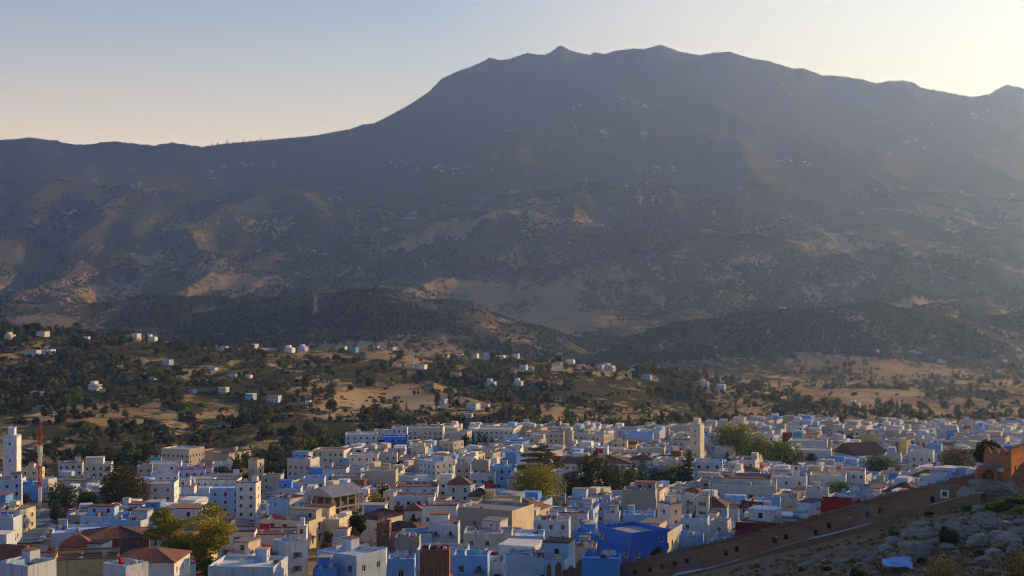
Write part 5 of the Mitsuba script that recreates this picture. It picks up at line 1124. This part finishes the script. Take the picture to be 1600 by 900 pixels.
for px, Y, w in cand:
    Yo = Y / KD
    if Yo > np.interp(px, [q[0] for q in FAR_EDGE], [q[1] for q in FAR_EDGE]): continue
    if px > 940 and Y < wall_Y(px) + 14: continue
    if px <= 940 and Yo < 410: continue
    if gf.random() < .055 and 560 < Yo < 1500: green.append((px, Y)); continue
    X = (px - CX) / F * Y; th = gf.normal(.29, .17) + math.atan2(X, Y) * .75
    d = gf.uniform(7, 12); ex, ey = np.array([math.cos(th), -math.sin(th)]), np.array([math.sin(th), math.cos(th)]); c = np.array([X, Y]) + ex * w / 2
    P_ = [c, c - ex * w, c - ex * w + ey * d, c + ey * d]; pg = Polygon(P_); cc = pg.centroid
    near_ = np.where(np.hypot(cen[:, 0] - cc.x, cen[:, 1] - cc.y) < rad + 9)[0]
    if any(polys[i].intersection(pg).area > 2.0 for i in near_): continue
    g = zg(c[0], c[1]); ok = False
    if g > 58 or (px > 1500 and Yo < 620): continue
    for st in ([2, 3, 1.3] if gf.random() < .5 else [3, 2, 1.3] if gf.random() < .65 else [4, 2.5, 1.5]) if Yo < 1000 else ([3, 2, 1.2] if gf.random() < .5 else [2, 3, 1.2]):
        h = st * STORY + 1.3; pxx = [CX + q[0] / q[1] * F for q in P_]; x0, x1 = min(pxx), max(pxx); yt = HY + (EYE - g - h) / c[1] * F; yb = HY + (EYE - g) / c[1] * F
        bad = False
        m = (SC[:, 4] > c[1]) & (SC[:, 0] < x1) & (SC[:, 1] > x0) & (SC[:, 3] > yt) & (SC[:, 2] < yb + 30)
        for s_ in SC[m]:
            ov = (min(x1, s_[1]) - max(x0, s_[0])) * (s_[3] - max(yt, s_[2]))
            if ov > s_[5] * (s_[1] - s_[0]) * (s_[3] - s_[2]): bad = True; break
        if not bad: ok = True; break
    if not ok: continue
    polys.append(pg); cen = np.vstack([cen, [cc.x, cc.y]]); rad = np.append(rad, math.hypot(*(np.subtract(pg.bounds[2:], pg.bounds[:2]))) / 2)
    fill.append((w / Y * min(yb - yt, 40), px, c, th, w, d, st, g, yt))
green_trees = []
for px, Y in green:                                                     # single trees in yards and squares between the houses
    o = foot(px, Y)
    if o[2] > 58 or any(p.distance(Point(o[0], o[1])) < .5 for p in polys): continue
    h, w = gf.uniform(6, 11), gf.uniform(2.2, 4.4); ty = HY + (EYE - o[2] - h) / Y * F; hw = w / Y * F
    m = (SC[:, 4] > Y) & (SC[:, 0] < px + hw) & (SC[:, 1] > px - hw) & (SC[:, 3] > ty) & (SC[:, 2] < ty + 40)
    if any((min(px + hw, q[1]) - max(px - hw, q[0])) > .35 * (q[1] - q[0]) for q in SC[m]): continue
    tseed += 1; kind, pal = [('round', 'dark'), ('round', 'green'), ('round', 'olive'), ('cypress', 'dark'), ('tall', 'dark')][int(gf.integers(0, 5))]
    if kind == 'cypress': w *= .45
    k = thing('yard_tree'); c, t = make_tree(kind, h, w, pal, int(900 + 2e5 / Y), max(.22, .00075 * Y), tseed); part(k, 'crown', clone(c, place(o))); part(k, 'trunk', clone(t, place(o))); green_trees.append((px, ty, k, kind, pal))
print('yard trees', len(green_trees))
MAX_HOUSES = 300
n_things = MAX_HOUSES - len(HOUSES)
order = sorted(range(len(fill)), key=lambda i: -fill[i][0])
as_thing = set(order[:n_things])
SB = MB(); PB = MB()
def simple_house(C, th, w, d, st, wall, roofc, lvl):
    ex, ey = np.array([math.cos(th), -math.sin(th), 0]), np.array([math.sin(th), math.cos(th), 0]); o = np.array(C); H = st * STORY + .3; top = H + .7; gz = -2.5; wc = jit(COL[wall]); r = random.random()
    nf = max(1, int(round(st))); sk = random.choice([.1, .3, .7, 1.0])
    gp = random.uniform(2.2, 4.2); wq = random.uniform(.7, 1.6); hq = random.uniform(.9, 1.7); hf = grid_windows(w, nf, STORY, 'loose', sk, gap=gp, ww=wq, wh=hq); hs = grid_windows(d, nf, STORY, 'loose', sk, gap=gp, ww=wq, wh=hq); hf = [q for q in hf if q[3] < H - .2]; hs = [q for q in hs if q[3] < H - .2]
    for base, t_, n_, W, hh in ((o - ex * w, ex, -ey, w, hf), (o, ey, ex, d, hs)):
        facade(SB, base, t_, n_, W, gz, top, hh, wc, r, .2)
        for x0, x1, z0, z1 in hh: SB.poly([base + t_ * x0 - n_ * .2 + Z1 * z0, base + t_ * x1 - n_ * .2 + Z1 * z0, base + t_ * x1 - n_ * .2 + Z1 * z1, base + t_ * x0 - n_ * .2 + Z1 * z1], (.03, .033, .04), .5)
    facade(SB, o - ex * w + ey * d, -ey, -ex, d, gz, top, [], wc, r); facade(SB, o + ey * d, -ex, ey, w, gz, top, [], wc, r)
    t = .22; P = lambda q, z: o + ex * q[0] + ey * q[1] + Z1 * z; O_ = [(-w, 0), (0, 0), (0, d), (-w, d)]; I_ = [(-w + t, t), (-t, t), (-t, d - t), (-w + t, d - t)]
    for k in range(4):
        m = (k + 1) % 4; SB.poly([P(O_[k], top), P(O_[m], top), P(I_[m], top), P(I_[k], top)], wc, r); SB.poly([P(I_[k], top), P(I_[m], top), P(I_[m], H), P(I_[k], H)], wc, r)
    SB.poly([P(q, H) for q in I_], jit(COL[roofc]))
    if random.random() < .5:
        uw, ud = w * random.uniform(.3, .65), d * random.uniform(.3, .6); ux = -w + .3 if random.random() < .5 else -uw - .3
        SB.box(o, ex, ey, ux, ux + uw, d - ud - .3, d - .3, H, H + random.uniform(2.2, 3.0), jit(COL[wall if random.random() < .7 else random.choice(['white', 'blue', 'lightblue', 'cream', 'brown', 'pink'])]))
    for _ in range(random.choice([0, 1, 1, 2, 3])):
        p_ = o + ex * random.uniform(-w + .8, -.8) + ey * random.uniform(.6, d - .8); SB.box(p_, ex, ey, -random.uniform(.2, .6), random.uniform(.2, .6), -.3, .3, H, H + random.uniform(.5, 1.6), jit(COL[random.choice(['grey', 'dark', 'white', 'brown', 'red', 'blue', 'metal'])]))
    if random.random() < .3:
        for x0, x1, y0, y1 in ((-w - .12, .12, -.12, .26), (-.26, .12, .26, d)): SB.box(o, ex, ey, x0, x1, y0, y1, top - .06, top + .16, jit(COL[random.choice(['tile', 'darkred', 'darktile', 'blue'])]))
for i, (_, px, c, th, w, d, st, g, yt) in enumerate(fill):
    Yo = c[1] / KD; z = 'near' if yt > 775 else 'mid' if yt > 715 else 'far'; wl = pick(z)
    roofc = gf.choice(['roofpale', 'roofgrey', 'white', 'roofred', 'roofblue', 'offwhite', 'tile'], p=[.28, .28, .07, .17, .07, .05, .08])
    if i in as_thing:
        kw = {}
        if gf.random() < .14: kw = dict(cap='hip', caph=gf.uniform(1.6, 2.6)); roofc = gf.choice(['tile', 'darktile', 'brown'])
        elif gf.random() < .3: kw = dict(trim=str(gf.choice(['tile', 'darkred', 'darktile', 'blue', 'white'])))
        sd = None if gf.random() < .7 else str(gf.choice(['white', 'bluewhite', 'cream', 'offwhite']))
        house((c[0], c[1], g), th, w, d, st, str(wl), side=sd, roof=str(roofc), win='none' if gf.random() < .12 else 'loose', frame=str(gf.choice(['white', 'blue', 'brown', 'dark'])), skip=float(gf.choice([.1, .25, .5])), ww=float(gf.uniform(.65, 1.5)), wh=float(gf.uniform(.9, 1.7)), gap=float(gf.uniform(2.1, 4.2)), awn=bool(gf.random() < .1), **kw)
    else:
        simple_house((c[0], c[1], g), th, w, d, st, str(wl), str(roofc), 0)
scene['town_houses'] = SB.shape(); labels['town_houses'] = {'label': 'crowd of smaller flat-roofed white, blue and cream houses filling the rest of the town', 'category': 'houses', 'kind': 'stuff'}

# ------------------------------------------------------------------ houses on the hill and in the valley
HILL = [(10,531,16,'cream'),(62,526,18,'offwhite'),(45,556,28,'bluewhite'),(70,555,22,'bluewhite'),(133,530,11,'white'),(192,528,11,'turquoise'),(208,528,14,'white'),(232,531,22,'white'),(252,531,14,'bluewhite'),(264,529,10,'turquoise'),(302,533,10,'white'),(325,536,7,'white'),(340,540,9,'offwhite'),(347,549,13,'bluewhite'),(390,545,18,'offwhite'),
 (142,611,20,'white'),(158,614,12,'bluewhite'),(50,623,22,'bluewhite'),(346,616,16,'offwhite'),(298,614,11,'paleblue'),(330,579,13,'bluewhite'),(360,590,13,'bluewhite'),(386,591,11,'white'),(258,571,14,'bluewhite'),(235,594,14,'paleblue'),(388,626,16,'paleblue'),
 (403,550,9,'white'),(424,548,11,'lightblue'),(449,551,16,'white'),(470,549,14,'bluewhite'),(532,544,16,'offwhite'),(550,551,13,'turquoise'),(588,544,16,'paleblue'),(608,542,14,'lavender'),(645,542,18,'cream'),(678,547,12,'pink'),(692,550,16,'offwhite'),(715,552,14,'white'),(740,556,12,'white'),(762,562,18,'bluewhite'),(780,563,16,'offwhite'),
 (656,578,16,'white'),(710,592,20,'cream'),(765,605,16,'bluewhite'),(425,629,22,'bluewhite'),(480,631,9,'white'),(735,641,20,'white'),(757,637,13,'offwhite'),(785,639,7,'white'),(730,653,16,'bluewhite'),(688,634,16,'bluewhite'),
 (805,560,11,'white'),(816,578,13,'bluewhite'),(828,578,11,'paleblue'),(872,570,11,'white'),(890,570,14,'white'),(908,574,11,'offwhite'),(935,578,14,'white'),(948,579,20,'offwhite'),(987,580,9,'white'),(1010,594,14,'paleblue'),(1100,604,14,'offwhite'),(1126,609,14,'bluewhite'),(808,604,14,'bluewhite'),
 (1222,484,13,'bluewhite'),(1368,551,10,'white'),(1392,553,9,'red'),(1428,554,20,'lightblue'),(1472,568,14,'offwhite'),(1335,637,18,'white'),(1407,653,11,'white'),(1545,637,13,'white'),(1540,648,16,'offwhite'),(1513,667,16,'bluewhite'),(1571,566,9,'white'),(1455,650,10,'offwhite')]
hill_xy = []
nice = dict(offwhite='off-white', bluewhite='bluish white', paleblue='pale blue', lightblue='light blue', darkred='dark red', strongblue='vivid blue', concrete='bare concrete')
recs = []
for px, py, wpx, wl in HILL:
    X, Y, Z = on_ground(px, py, 600 if py < 640 else 500, (KD * np.interp(px, [0, 200, 400, 600, 800, 1000, 1150], [2580, 2580, 2680, 2720, 2780, 2780, 2680]) if px < 1150 and py < 612 else 3300)); X = (px - CX) / F * Y
    w = wpx / F * Y * .86; d = min(w * .8, 9); st = 1 if w < 7.5 else 2; th = random.uniform(.15, .55); hill_xy.append((X, Y))
    k = thing('hill_house'); ex, ey = np.array([math.cos(th), -math.sin(th), 0]), np.array([math.sin(th), math.cos(th), 0]); o = np.array([X + w / 2, Y, zg(X, Y)]); H = st * 2.7 + .3
    b = MB(); wc = jit(COL[wl]); n_ = max(1, int(w / 3.2)); hf = [((i + .5) * w / n_ - .5, (i + .5) * w / n_ + .5, s_ * 2.7 + .9, s_ * 2.7 + 2.0) for i in range(n_) for s_ in range(st)] if wpx > 9 else []
    facade(b, o - ex * w, ex, -ey, w, -3, H, hf, wc, .5); facade(b, o, ey, ex, d, -3, H, [], wc, .5); facade(b, o - ex * w + ey * d, -ey, -ex, d, -3, H, [], wc, .5); facade(b, o + ey * d, -ex, ey, w, -3, H, [], wc, .5)
    two = wpx > 13 and random.random() < .35
    if two: b.box(o, ex, ey, -w * .95, -w * .45, d * .3, d * .95, H, H + 2.8, wc)
    part(k, 'wall', b.shape()); b = MB(); b.box(o, ex, ey, -w - .15, .15, -.15, d + .15, H + .003, H + .3, jit(COL[random.choice(['roofpale', 'white', 'roofgrey', 'tile'])]), None, True); part(k, 'roof', b.shape()) if not two else None
    for x0, x1, z0, z1 in hf:
        M = np.eye(4); M[:3, 0] = ex * (x1 - x0); M[:3, 1] = -ey; M[:3, 2] = Z1 * (z1 - z0); M[:3, 3] = o - ex * w + ex * (x0 + x1) / 2 + Z1 * z0 + ey * .19; part(k, 'window', clone(WP['pane'], M))
    recs.append((k, px, py, wl, wpx))
for k, px, py, wl, wpx in recs:
    zone = ('on the left crest of the hill' if px < 420 else 'on the middle crest of the hill' if px < 800 else 'on the right end of the crest') if py < 600 and not (py > 568 and px < 800) and px < 1150 else 'on the wooded foothill' if px == 1222 else 'on the valley floor' if px > 1150 else 'low on the hill slope' if py > 625 else 'halfway down the hill slope'
    same = sorted([q for q in recs if q[3] == wl], key=lambda q: q[1]); 
    labels[k] = {'label': '', 'category': 'house', 'group': 'scattered houses beyond the town', '_z': zone, '_c': nice.get(wl, wl), '_p': px, '_s': 'small' if wpx < 12 else 'wide' if wpx > 17 else ''}
bykey = {}
for k, *_ in recs: bykey.setdefault((labels[k]['_c'], labels[k]['_z'], labels[k]['_s']), []).append(k)
ORD = ['first', 'second', 'third', 'fourth', 'fifth', 'sixth', 'seventh', 'eighth', 'ninth', 'tenth']
for (c_, z_, s_), ks in bykey.items():
    ks.sort(key=lambda k: labels[k]['_p'])
    for i, k in enumerate(ks):
        labels[k]['label'] = (f'{s_ + " " if s_ else ""}{c_} house {z_}' + (f', {ORD[i]} from left of {len(ks)}' if len(ks) > 1 else '')).strip()
for k, *_ in recs:
    for q in ('_c', '_z', '_p', '_s'): labels[k].pop(q)
# small country minaret on the hill
X, Y, Z = on_ground(645, 575, 600, 3300); mn = thing('minaret', 'tiny white minaret among dark trees halfway up the hill beyond town', 'minaret'); o = np.array([X, Y, zg(X, Y)]); b = MB(); b.box(o, X1, Y1, -1.3, 1.3, -1.3, 1.3, -2, 11.5, COL['white']); part(mn, 'shaft', b.shape()); b = MB(); b.box(o, X1, Y1, -.7, .7, -.7, .7, 11.5, 14, COL['white']); part(mn, 'lantern', b.shape())
# hamlets on the mountain
gh = np.random.default_rng(8); k_ = 0
for cx_, cy_, n, sx, sy in ((690, 264, 18, 55, 9), (1030, 266, 8, 38, 5), (375, 259, 8, 42, 5), (1240, 252, 6, 40, 8), (975, 292, 5, 40, 7), (1410, 228, 4, 70, 12), (620, 256, 4, 20, 6), (745, 355, 3, 60, 30), (1300, 330, 3, 120, 30), (480, 330, 4, 150, 60), (1000, 350, 3, 80, 40)):
    for q in range(n):
        px, py = cx_ + gh.normal() * sx * .6, cy_ + gh.normal() * sy * .6
        X, Y, Z = on_ground(px, py, 2900, 8300)
        w, d, h = gh.uniform(6, 12), 7, gh.uniform(3, 4.5); kk = thing('hamlet_house', 'tiny pale house of the scattered hamlets on the shaded mountainside', 'house', 'hamlet houses on the mountain'); b = MB()
        b.box(np.array([X, Y, zg(X, Y)]), X1, Y1, -w / 2, w / 2, 0, d, -4, h, jit(COL[str(gh.choice(['beige', 'bluewhite', 'offwhite'], p=[.4, .25, .35]))])); scene[kk] = b.shape()
# faint pylon
X, Y, Z = on_ground(493, 493, 2300, 5600); py_ = thing('pylon', 'faint lattice pylon on the wooded foothill left of centre', 'pylon'); o = np.array([X, Y, zg(X, Y)]); H = 30.0 / F * Y; b = MB()
for sx, sy in ((-1, -1), (1, -1), (1, 1), (-1, 1)): b.tube([o + np.array([sx * 4, sy * 4, -3]), o + np.array([sx * .5, sy * .5, H])], .35, COL['metal'], 4)
for s_ in (.2, .4, .6, .8):
    w0, w1 = 4 - 3.5 * s_, 4 - 3.5 * (s_ + .2)
    for q0, q1 in (((-1, -1), (1, -1)), ((1, -1), (1, 1)), ((1, 1), (-1, 1)), ((-1, 1), (-1, -1))): b.tube([o + np.array([q0[0] * w0, q0[1] * w0, H * s_]), o + np.array([q1[0] * w1, q1[1] * w1, H * (s_ + .2)])], .2, COL['metal'], 3)
part(py_, 'tower', b.shape()); b = MB()
for z_ in (.78, .88, .98): b.tube([o + np.array([-6, 0, H * z_]), o + np.array([6, 0, H * z_])], .3, COL['metal'], 4)
part(py_, 'crossarm', b.shape())

# ------------------------------------------------------------------ trees of the hill, the valley and the mountain
PROTO = []
for i, (kind, pal, h, w) in enumerate((('round', 'dark', 6, 3.3), ('round', 'olive', 5.5, 3.4), ('round', 'brown', 6, 3.0), ('shrub', 'dark', 3.6, 3.4), ('shrub', 'olive', 3.2, 3.2), ('round', 'green', 7, 3.2), ('tall', 'olive', 10, 2.4), ('cypress', 'dark', 10, 1.5))):
    c, t = make_tree(kind, h, w, pal, 150 if kind != 'cypress' else 110, .62, 900 + i, kind != 'shrub'); PROTO.append((kind, c, t))
def raw(shape):
    v, f, n, uv, c = meshkit.WRITTEN[shape['filename']]; return v, f, np.asarray(uv)
gt_ = np.random.default_rng(77)
pts = []
def scatter(n, x0, x1, y0o, y1o, dens):
    px = gt_.uniform(x0, x1, n); Y = KD * np.exp(gt_.uniform(math.log(y0o), math.log(y1o), n)); X = (px - CX) / F * Y
    return [(a_, b_, c_) for a_, b_, c_, ok in zip(X, Y, px, dens(X, Y, px) > gt_.random(n)) if ok]
def d_hill(X, Y, px):
    f = meshkit.fbm(np.stack([X / 70, Y / 70, X * 0 + 2.2], -1), 3, 51); g = meshkit.fbm(np.stack([X / 250, Y / 250, X * 0 + 2.2], -1), 2, 52); hed = np.abs(meshkit.noise(np.stack([X / 110, Y / 60, X * 0], -1), 53) - .5) < .03; zz = _look(np.stack([np.log(Y), px], 1)) / 7.5 + 1.1 * meshkit.noise(np.stack([X / 90, Y / 90, X * 0], -1), 54); hed = hed | ((zz - np.floor(zz) < .13) & (meshkit.noise(np.stack([X / 60, Y / 60, X * 0], -1), 55) > .45))
    return np.clip((f + .7 * g - .80) * 6, 0.035, 1) + hed * .8
far_e = lambda px: np.interp(px, [q[0] for q in FAR_EDGE], [q[1] for q in FAR_EDGE])
for X, Y, px in scatter(24000, -60, 1260, 980, 2950, d_hill):
    if Y / KD > far_e(px) + 25: pts.append((X, Y, px, 0))
for X, Y, px in scatter(2200, 1200, 1660, 1800, 2500, d_hill): pts.append((X, Y, px, 0))
def d_plain(X, Y, px):
    hed = np.abs(meshkit.noise(np.stack([X / 260, Y / 120, X * 0], -1), 63) - .5) < .03; g = meshkit.fbm(np.stack([X / 130, Y / 130, X * 0], -1), 3, 64)
    return hed * .9 + np.clip((g - .58) * 6, 0, 1)
for X, Y, px in scatter(6500, 1130, 1660, 2450, 4700, d_plain): pts.append((X, Y, px, 1))
hx = np.array(hill_xy); sel = []
for X, Y, px, z in pts:
    dd = hx - [X, Y]
    if ((np.abs(dd[:, 0]) < 5) & (dd[:, 1] > -4) & (dd[:, 1] < 28)).any(): continue
    s_ = gt_.choice([.35, .55, .8, 1.1, 1.7], p=[.34, .28, .2, .12, .06]) * gt_.uniform(.85, 1.15) * (1.0 if z == 0 else 1.25); pi = int(gt_.choice(8, p=[.24, .2, .14, .16, .13, .07, .04, .02])); sel.append((s_ / Y * (1 + (pi > 5)), X, Y, px, z, s_, pi))
# lines of tall trees seen in the photograph
for px, py, s_, pi in ((380, 660, 1.7, 6), (392, 664, 2.0, 6), (405, 668, 2.0, 6), (415, 664, 1.7, 6), (280, 612, 1.9, 5), (270, 620, 1.5, 0), (285, 645, 1.5, 5), (519, 612, 1.3, 6), (704, 632, 1.5, 6), (890, 662, 2.0, 0), (886, 668, 1.6, 6), (1393, 645, 2.0, 7), (1402, 646, 1.7, 7), (1409, 646, 1.7, 7), (1418, 646, 2.0, 0), (1438, 648, 1.4, 7), (560, 590, 1.6, 0), (575, 605, 1.9, 0), (563, 606, 1.8, 1), (12, 508, 1.8, 0), (22, 512, 1.6, 2), (40, 518, 1.5, 0), (6, 500, 1.8, 0), (90, 705, 1.7, 0), (133, 690, 1.8, 5), (480, 680, 1.6, 5), (1100, 640, 1.8, 0), (1080, 640, 1.6, 1), (1110, 648, 1.7, 0), (870, 690, 1.4, 6), (985, 690, 1.4, 6)):
    X, Y, Z = on_ground(px, py, 560, 3300); sel.append((9.0, X, Y, px, 0, s_, pi))
sel.sort(key=lambda q: -q[0])
KN = ['dark round tree', 'olive round tree', 'brownish round tree', 'low dark bush', 'low olive bush', 'green round tree', 'slender olive tree', 'dark cypress']
RV = [(raw(c), raw(t) if t else None) for _, c, t in PROTO]
stuff = {'c': [[], [], []], 'b': [[], [], []]}
def stamp(acc, r, M):
    o = sum(len(x) for x in acc[0]); acc[0].append(r[0] @ M[:3, :3].T + M[:3, 3]); acc[1].append(r[1] + o); acc[2].append(r[2])
tot = 0; tree_recs = []
for i, (_, X, Y, px, z, s_, pi) in enumerate(sel):
    o = np.array([X, Y, zg(X, Y) - .1]); M = place(o, s_, gt_.uniform(0, 6.28))
    if i < 300:
        k = thing('hill_tree' if pi not in (3, 4) else 'hill_bush'); tree_recs.append((k, pi, px, HY + (EYE - o[2]) / Y * F, Y, z))
        part(k, 'crown', clone(PROTO[pi][1], M))
        if PROTO[pi][2]: part(k, 'trunk', clone(PROTO[pi][2], M))
    else:
        stamp(stuff['c'], RV[pi][0], M); tot += 1
A = stuff['c']; scene['hillside_scrub'] = mikit.ply((np.vstack(A[0]), np.vstack(A[1])), 'leaf', uv=np.vstack(A[2])); labels['hillside_scrub'] = {'label': 'countless dark trees and bushes dotting the dry hillside and valley', 'category': 'trees', 'kind': 'stuff'}
print('fill', len(fill), 'hand', len(HOUSES), 'hill trees', len(sel), tot)
# mountain forest: low clumps
def forest(n, x0, x1, y0o, y1o, dens, s0, s1, name, lb, tri=9):
    P_ = scatter(n, x0, x1, y0o, y1o, dens); P_ = np.array(P_); m = len(P_)
    gz = _look(np.stack([np.log(P_[:, 1]), P_[:, 2]], 1)); s_ = gt_.uniform(s0, s1, m)
    a_ = np.arange(6) * math.pi / 3; ring = np.stack([np.cos(a_), np.sin(a_), 0 * a_], 1)
    V = np.concatenate([ring * 1.0 + [0, 0, -.3], ring[::1] * .78 + [0, 0, .75], [[0, 0, 1.35]]]); Fc = []
    for q in range(6): r2 = (q + 1) % 6; Fc += [(q, r2, r2 + 6), (q, r2 + 6, q + 6), (q + 6, r2 + 6, 12)]
    V = V[None] * gt_.uniform(.7, 1.3, (m, 13, 1)) * s_[:, None, None] * np.array([1, 1, .95]); V = V + np.stack([P_[:, 0], P_[:, 1], gz], 1)[:, None]
    f = (np.array(Fc)[None] + (np.arange(m) * 13)[:, None, None]).reshape(-1, 3)
    e_ = np.array([enc(c, .5) for c in [(.038, .048, .026), (.05, .062, .032), (.066, .072, .04), (.085, .082, .048)]]); u = np.repeat(e_[gt_.integers(0, 4, m)], 13, 0)
    scene[name] = mikit.ply((V.reshape(-1, 3), f), 'leaf', uv=u); labels[name] = {'label': lb, 'category': 'forest', 'kind': 'stuff'}; print(name, m)
FVI = RegularGridInterpolator((np.log(rows), pxs), FV, bounds_error=False, fill_value=None)
def d_mtn(X, Y, px):
    f = FVI(np.stack([np.log(Y), px], 1)); g = meshkit.fbm(np.stack([X / 160, Y / 160, X * 0 + 1], -1), 3, 71)
    return np.clip((.54 - f) * 5, 0, 1) * np.clip((g - .46) * 7 + .5 * np.clip((6200 - Y / KD) / 2500, 0, 1), 0.02, 1)
forest(95000, -60, 1660, 4450, 9500, d_mtn, 2.2, 5.5, 'mountain_forest', 'dark oak and pine scrub covering the shaded mountainside')
def d_spur(X, Y, px):
    q = sum(np.exp(-(((px - bx) / hw) ** 2 + ((Y / KD - by) / hd) ** 2) * 1.1) for bx, by, hw, hd, _ in SPURS); return np.clip(q * 1.6 - .35, 0, 1) * np.clip((meshkit.fbm(np.stack([X / 120, Y / 160, X * 0], -1), 3, 81) - .40) * 5, .05, .7)
forest(26000, 300, 1660, 4350, 5600, d_spur, 2.2, 4.0, 'foothill_forest', 'dense dark wood on the low foothills at the foot of the mountain')
# small trees along the far skyline
for i, (px, py) in enumerate(((332, 222), (340, 223), (350, 221), (355, 220), (364, 220), (372, 219), (381, 219), (392, 219), (402, 218), (408, 218))):
    Yr = float(RIDGE_Y(px)); k = thing('skyline_tree', 'tiny dark tree standing on the far left skyline', 'tree', 'trees along the far skyline'); o = np.array([(px - CX) / F * Yr, Yr, zg((px - CX) / F * Yr, Yr) - 1]); scene[k] = clone(PROTO[0 if i % 3 else 7][1], place(o, [1.9, 1.4, 1.2][i % 3]))

# ------------------------------------------------------------------ labels of the houses
LM = [(19, 'the white minaret'), (187, 'the tall dense dark tree'), (290, 'the yellow poplars'), (400, 'the street with parked cars'), (525, 'the unfinished concrete frame'), (718, 'the hipped tower house'), (828, 'the broad yellow-green tree'), (940, 'the dark garden trees'), (1015, 'the cobalt blue house'), (1089, 'the cream minaret'), (1190, 'the bright green trees'), (1330, 'the gabled hall'), (1498, 'the olive tree near the tower'), (1575, 'the gate tower')]
cn = {**nice, 'white': 'white'}
for h in HOUSES:
    lm = min(LM, key=lambda q: abs(q[0] - h['px'])); dx = h['px'] - lm[0]; deep = 'in the nearest rows' if h['py'] > 800 else 'in the near middle of town' if h['py'] > 755 else 'in the middle rows' if h['py'] > 715 else 'in the far rows'
    side = ('left of' if dx < -14 else 'right of' if dx > 14 else 'in line with')
    st = {1: 'one', 2: 'two', 3: 'three', 4: 'four'}.get(int(round(h['st'])), 'two')
    roof = {'tile': 'brown tile', 'darktile': 'dark brown', 'roofpale': 'pale', 'roofgrey': 'grey', 'roofred': 'reddish', 'roofblue': 'blue-grey', 'blue': 'blue', 'strongblue': 'bright blue'}.get(h['roof'], nice.get(h['roof'], h['roof']))
    kind = {'hip': f'with a hipped {roof} roof', 'gable': f'with a gabled {roof} roof', None: (f'with {h["feats"][0]}' if h['feats'] else f'with {nice.get(h["trim"], h["trim"]).replace("tile", "brown tile").replace("darkbrown tile", "dark tile")} trim' if h['trim'] else f'with a flat {roof} roof')}[h['cap']]
    h['base'] = f'{st}-storey {cn.get(h["wall"], h["wall"])} house {kind} {side} {lm[1]}'; h['deep'] = deep
groups_ = {}
for h in HOUSES:
    if h['desc']: labels[h['key']].update(label=h['desc'] if len(h['desc'].split()) >= 4 else h['desc'] + ' in town', category='house', group='houses of the town')
    else: groups_.setdefault((h['base'], h['deep']), []).append(h)
for (base, deep), hs in groups_.items():
    hs.sort(key=lambda h: h['px'])
    for i, h in enumerate(hs):
        lb = f'{base}, {deep}' if len(hs) == 1 else f'{base}, {ORD[i] if i < 10 else "last"} of {len(hs)} {deep}'
        w_ = lb.split()
        if len(w_) > 16: lb = lb.replace(' in the near middle of town', ' mid-near').replace(' in the nearest rows', ' nearest rows').replace(' in the middle rows', ' middle rows').replace(' in the far rows', ' far rows').replace('the street with parked cars', 'the car street').replace('the unfinished concrete frame', 'the concrete frame').replace('the olive tree near the tower', 'the olive tree').replace('the tall dense dark tree', 'the dense tree').replace('the broad yellow-green tree', 'the yellow-green tree')
        if len(lb.split()) > 16: lb = lb.replace(' in line with', ' by').replace('with a flat', 'with').replace('with a ', 'with ')
        labels[h['key']].update(label=' '.join(lb.split()[:16]), category='house', group='houses of the town')

fam = {}
for k, pi, px, py, Y, z in tree_recs:
    lm = min(LM[:-2], key=lambda q: abs(q[0] - px)) if px < 1420 else (1575, 'the gate tower')
    band = 'on the valley floor' if z == 1 or (px > 1150 and py < 640) else 'near the hill crest' if py < 575 else 'halfway up the hill' if py < 625 else 'low on the hill' if py < 680 else 'at town edge'
    fam.setdefault((KN[pi], band, lm[1].replace('the unfinished concrete frame', 'the concrete frame').replace('the street with parked cars', 'the car street').replace('the tall dense dark tree', 'the dense tree').replace('the broad yellow-green tree', 'the yellow-green tree')), []).append((px, k, pi))
for (kn, band, lm), L_ in fam.items():
    L_.sort()
    for i, (px, k, pi) in enumerate(L_):
        labels[k].update(label=f'{kn} {band}, above {lm}' + (f', {ORD[i] if i < 10 else "last"} from left' if len(L_) > 1 else ''), category='tree' if pi not in (3, 4) else 'bush', group='trees and bushes of the hillside')

fam = {}
for px, py, k, kind, pal in green_trees:
    lm = min(LM, key=lambda q: abs(q[0] - px)); fam.setdefault((f'{pal} {"cypress" if kind == "cypress" else "slender tree" if kind == "tall" else "rounded tree"} among houses', ('left of ' if px < lm[0] else 'right of ') + lm[1].replace('the street with parked cars', 'the car street').replace('the unfinished concrete frame', 'the concrete frame').replace('the olive tree near the tower', 'the olive tree').replace('the broad yellow-green tree', 'the yellow-green tree').replace('the tall dense dark tree', 'the dense tree')), []).append((px, k))
for (a_, b_), L_ in fam.items():
    L_.sort()
    for i, (px, k) in enumerate(L_): labels[k].update(label=f'{a_} {b_}' + (f', {ORD[i]} from left' if len(L_) > 1 else ''), category='tree', group='trees in yards between the houses')
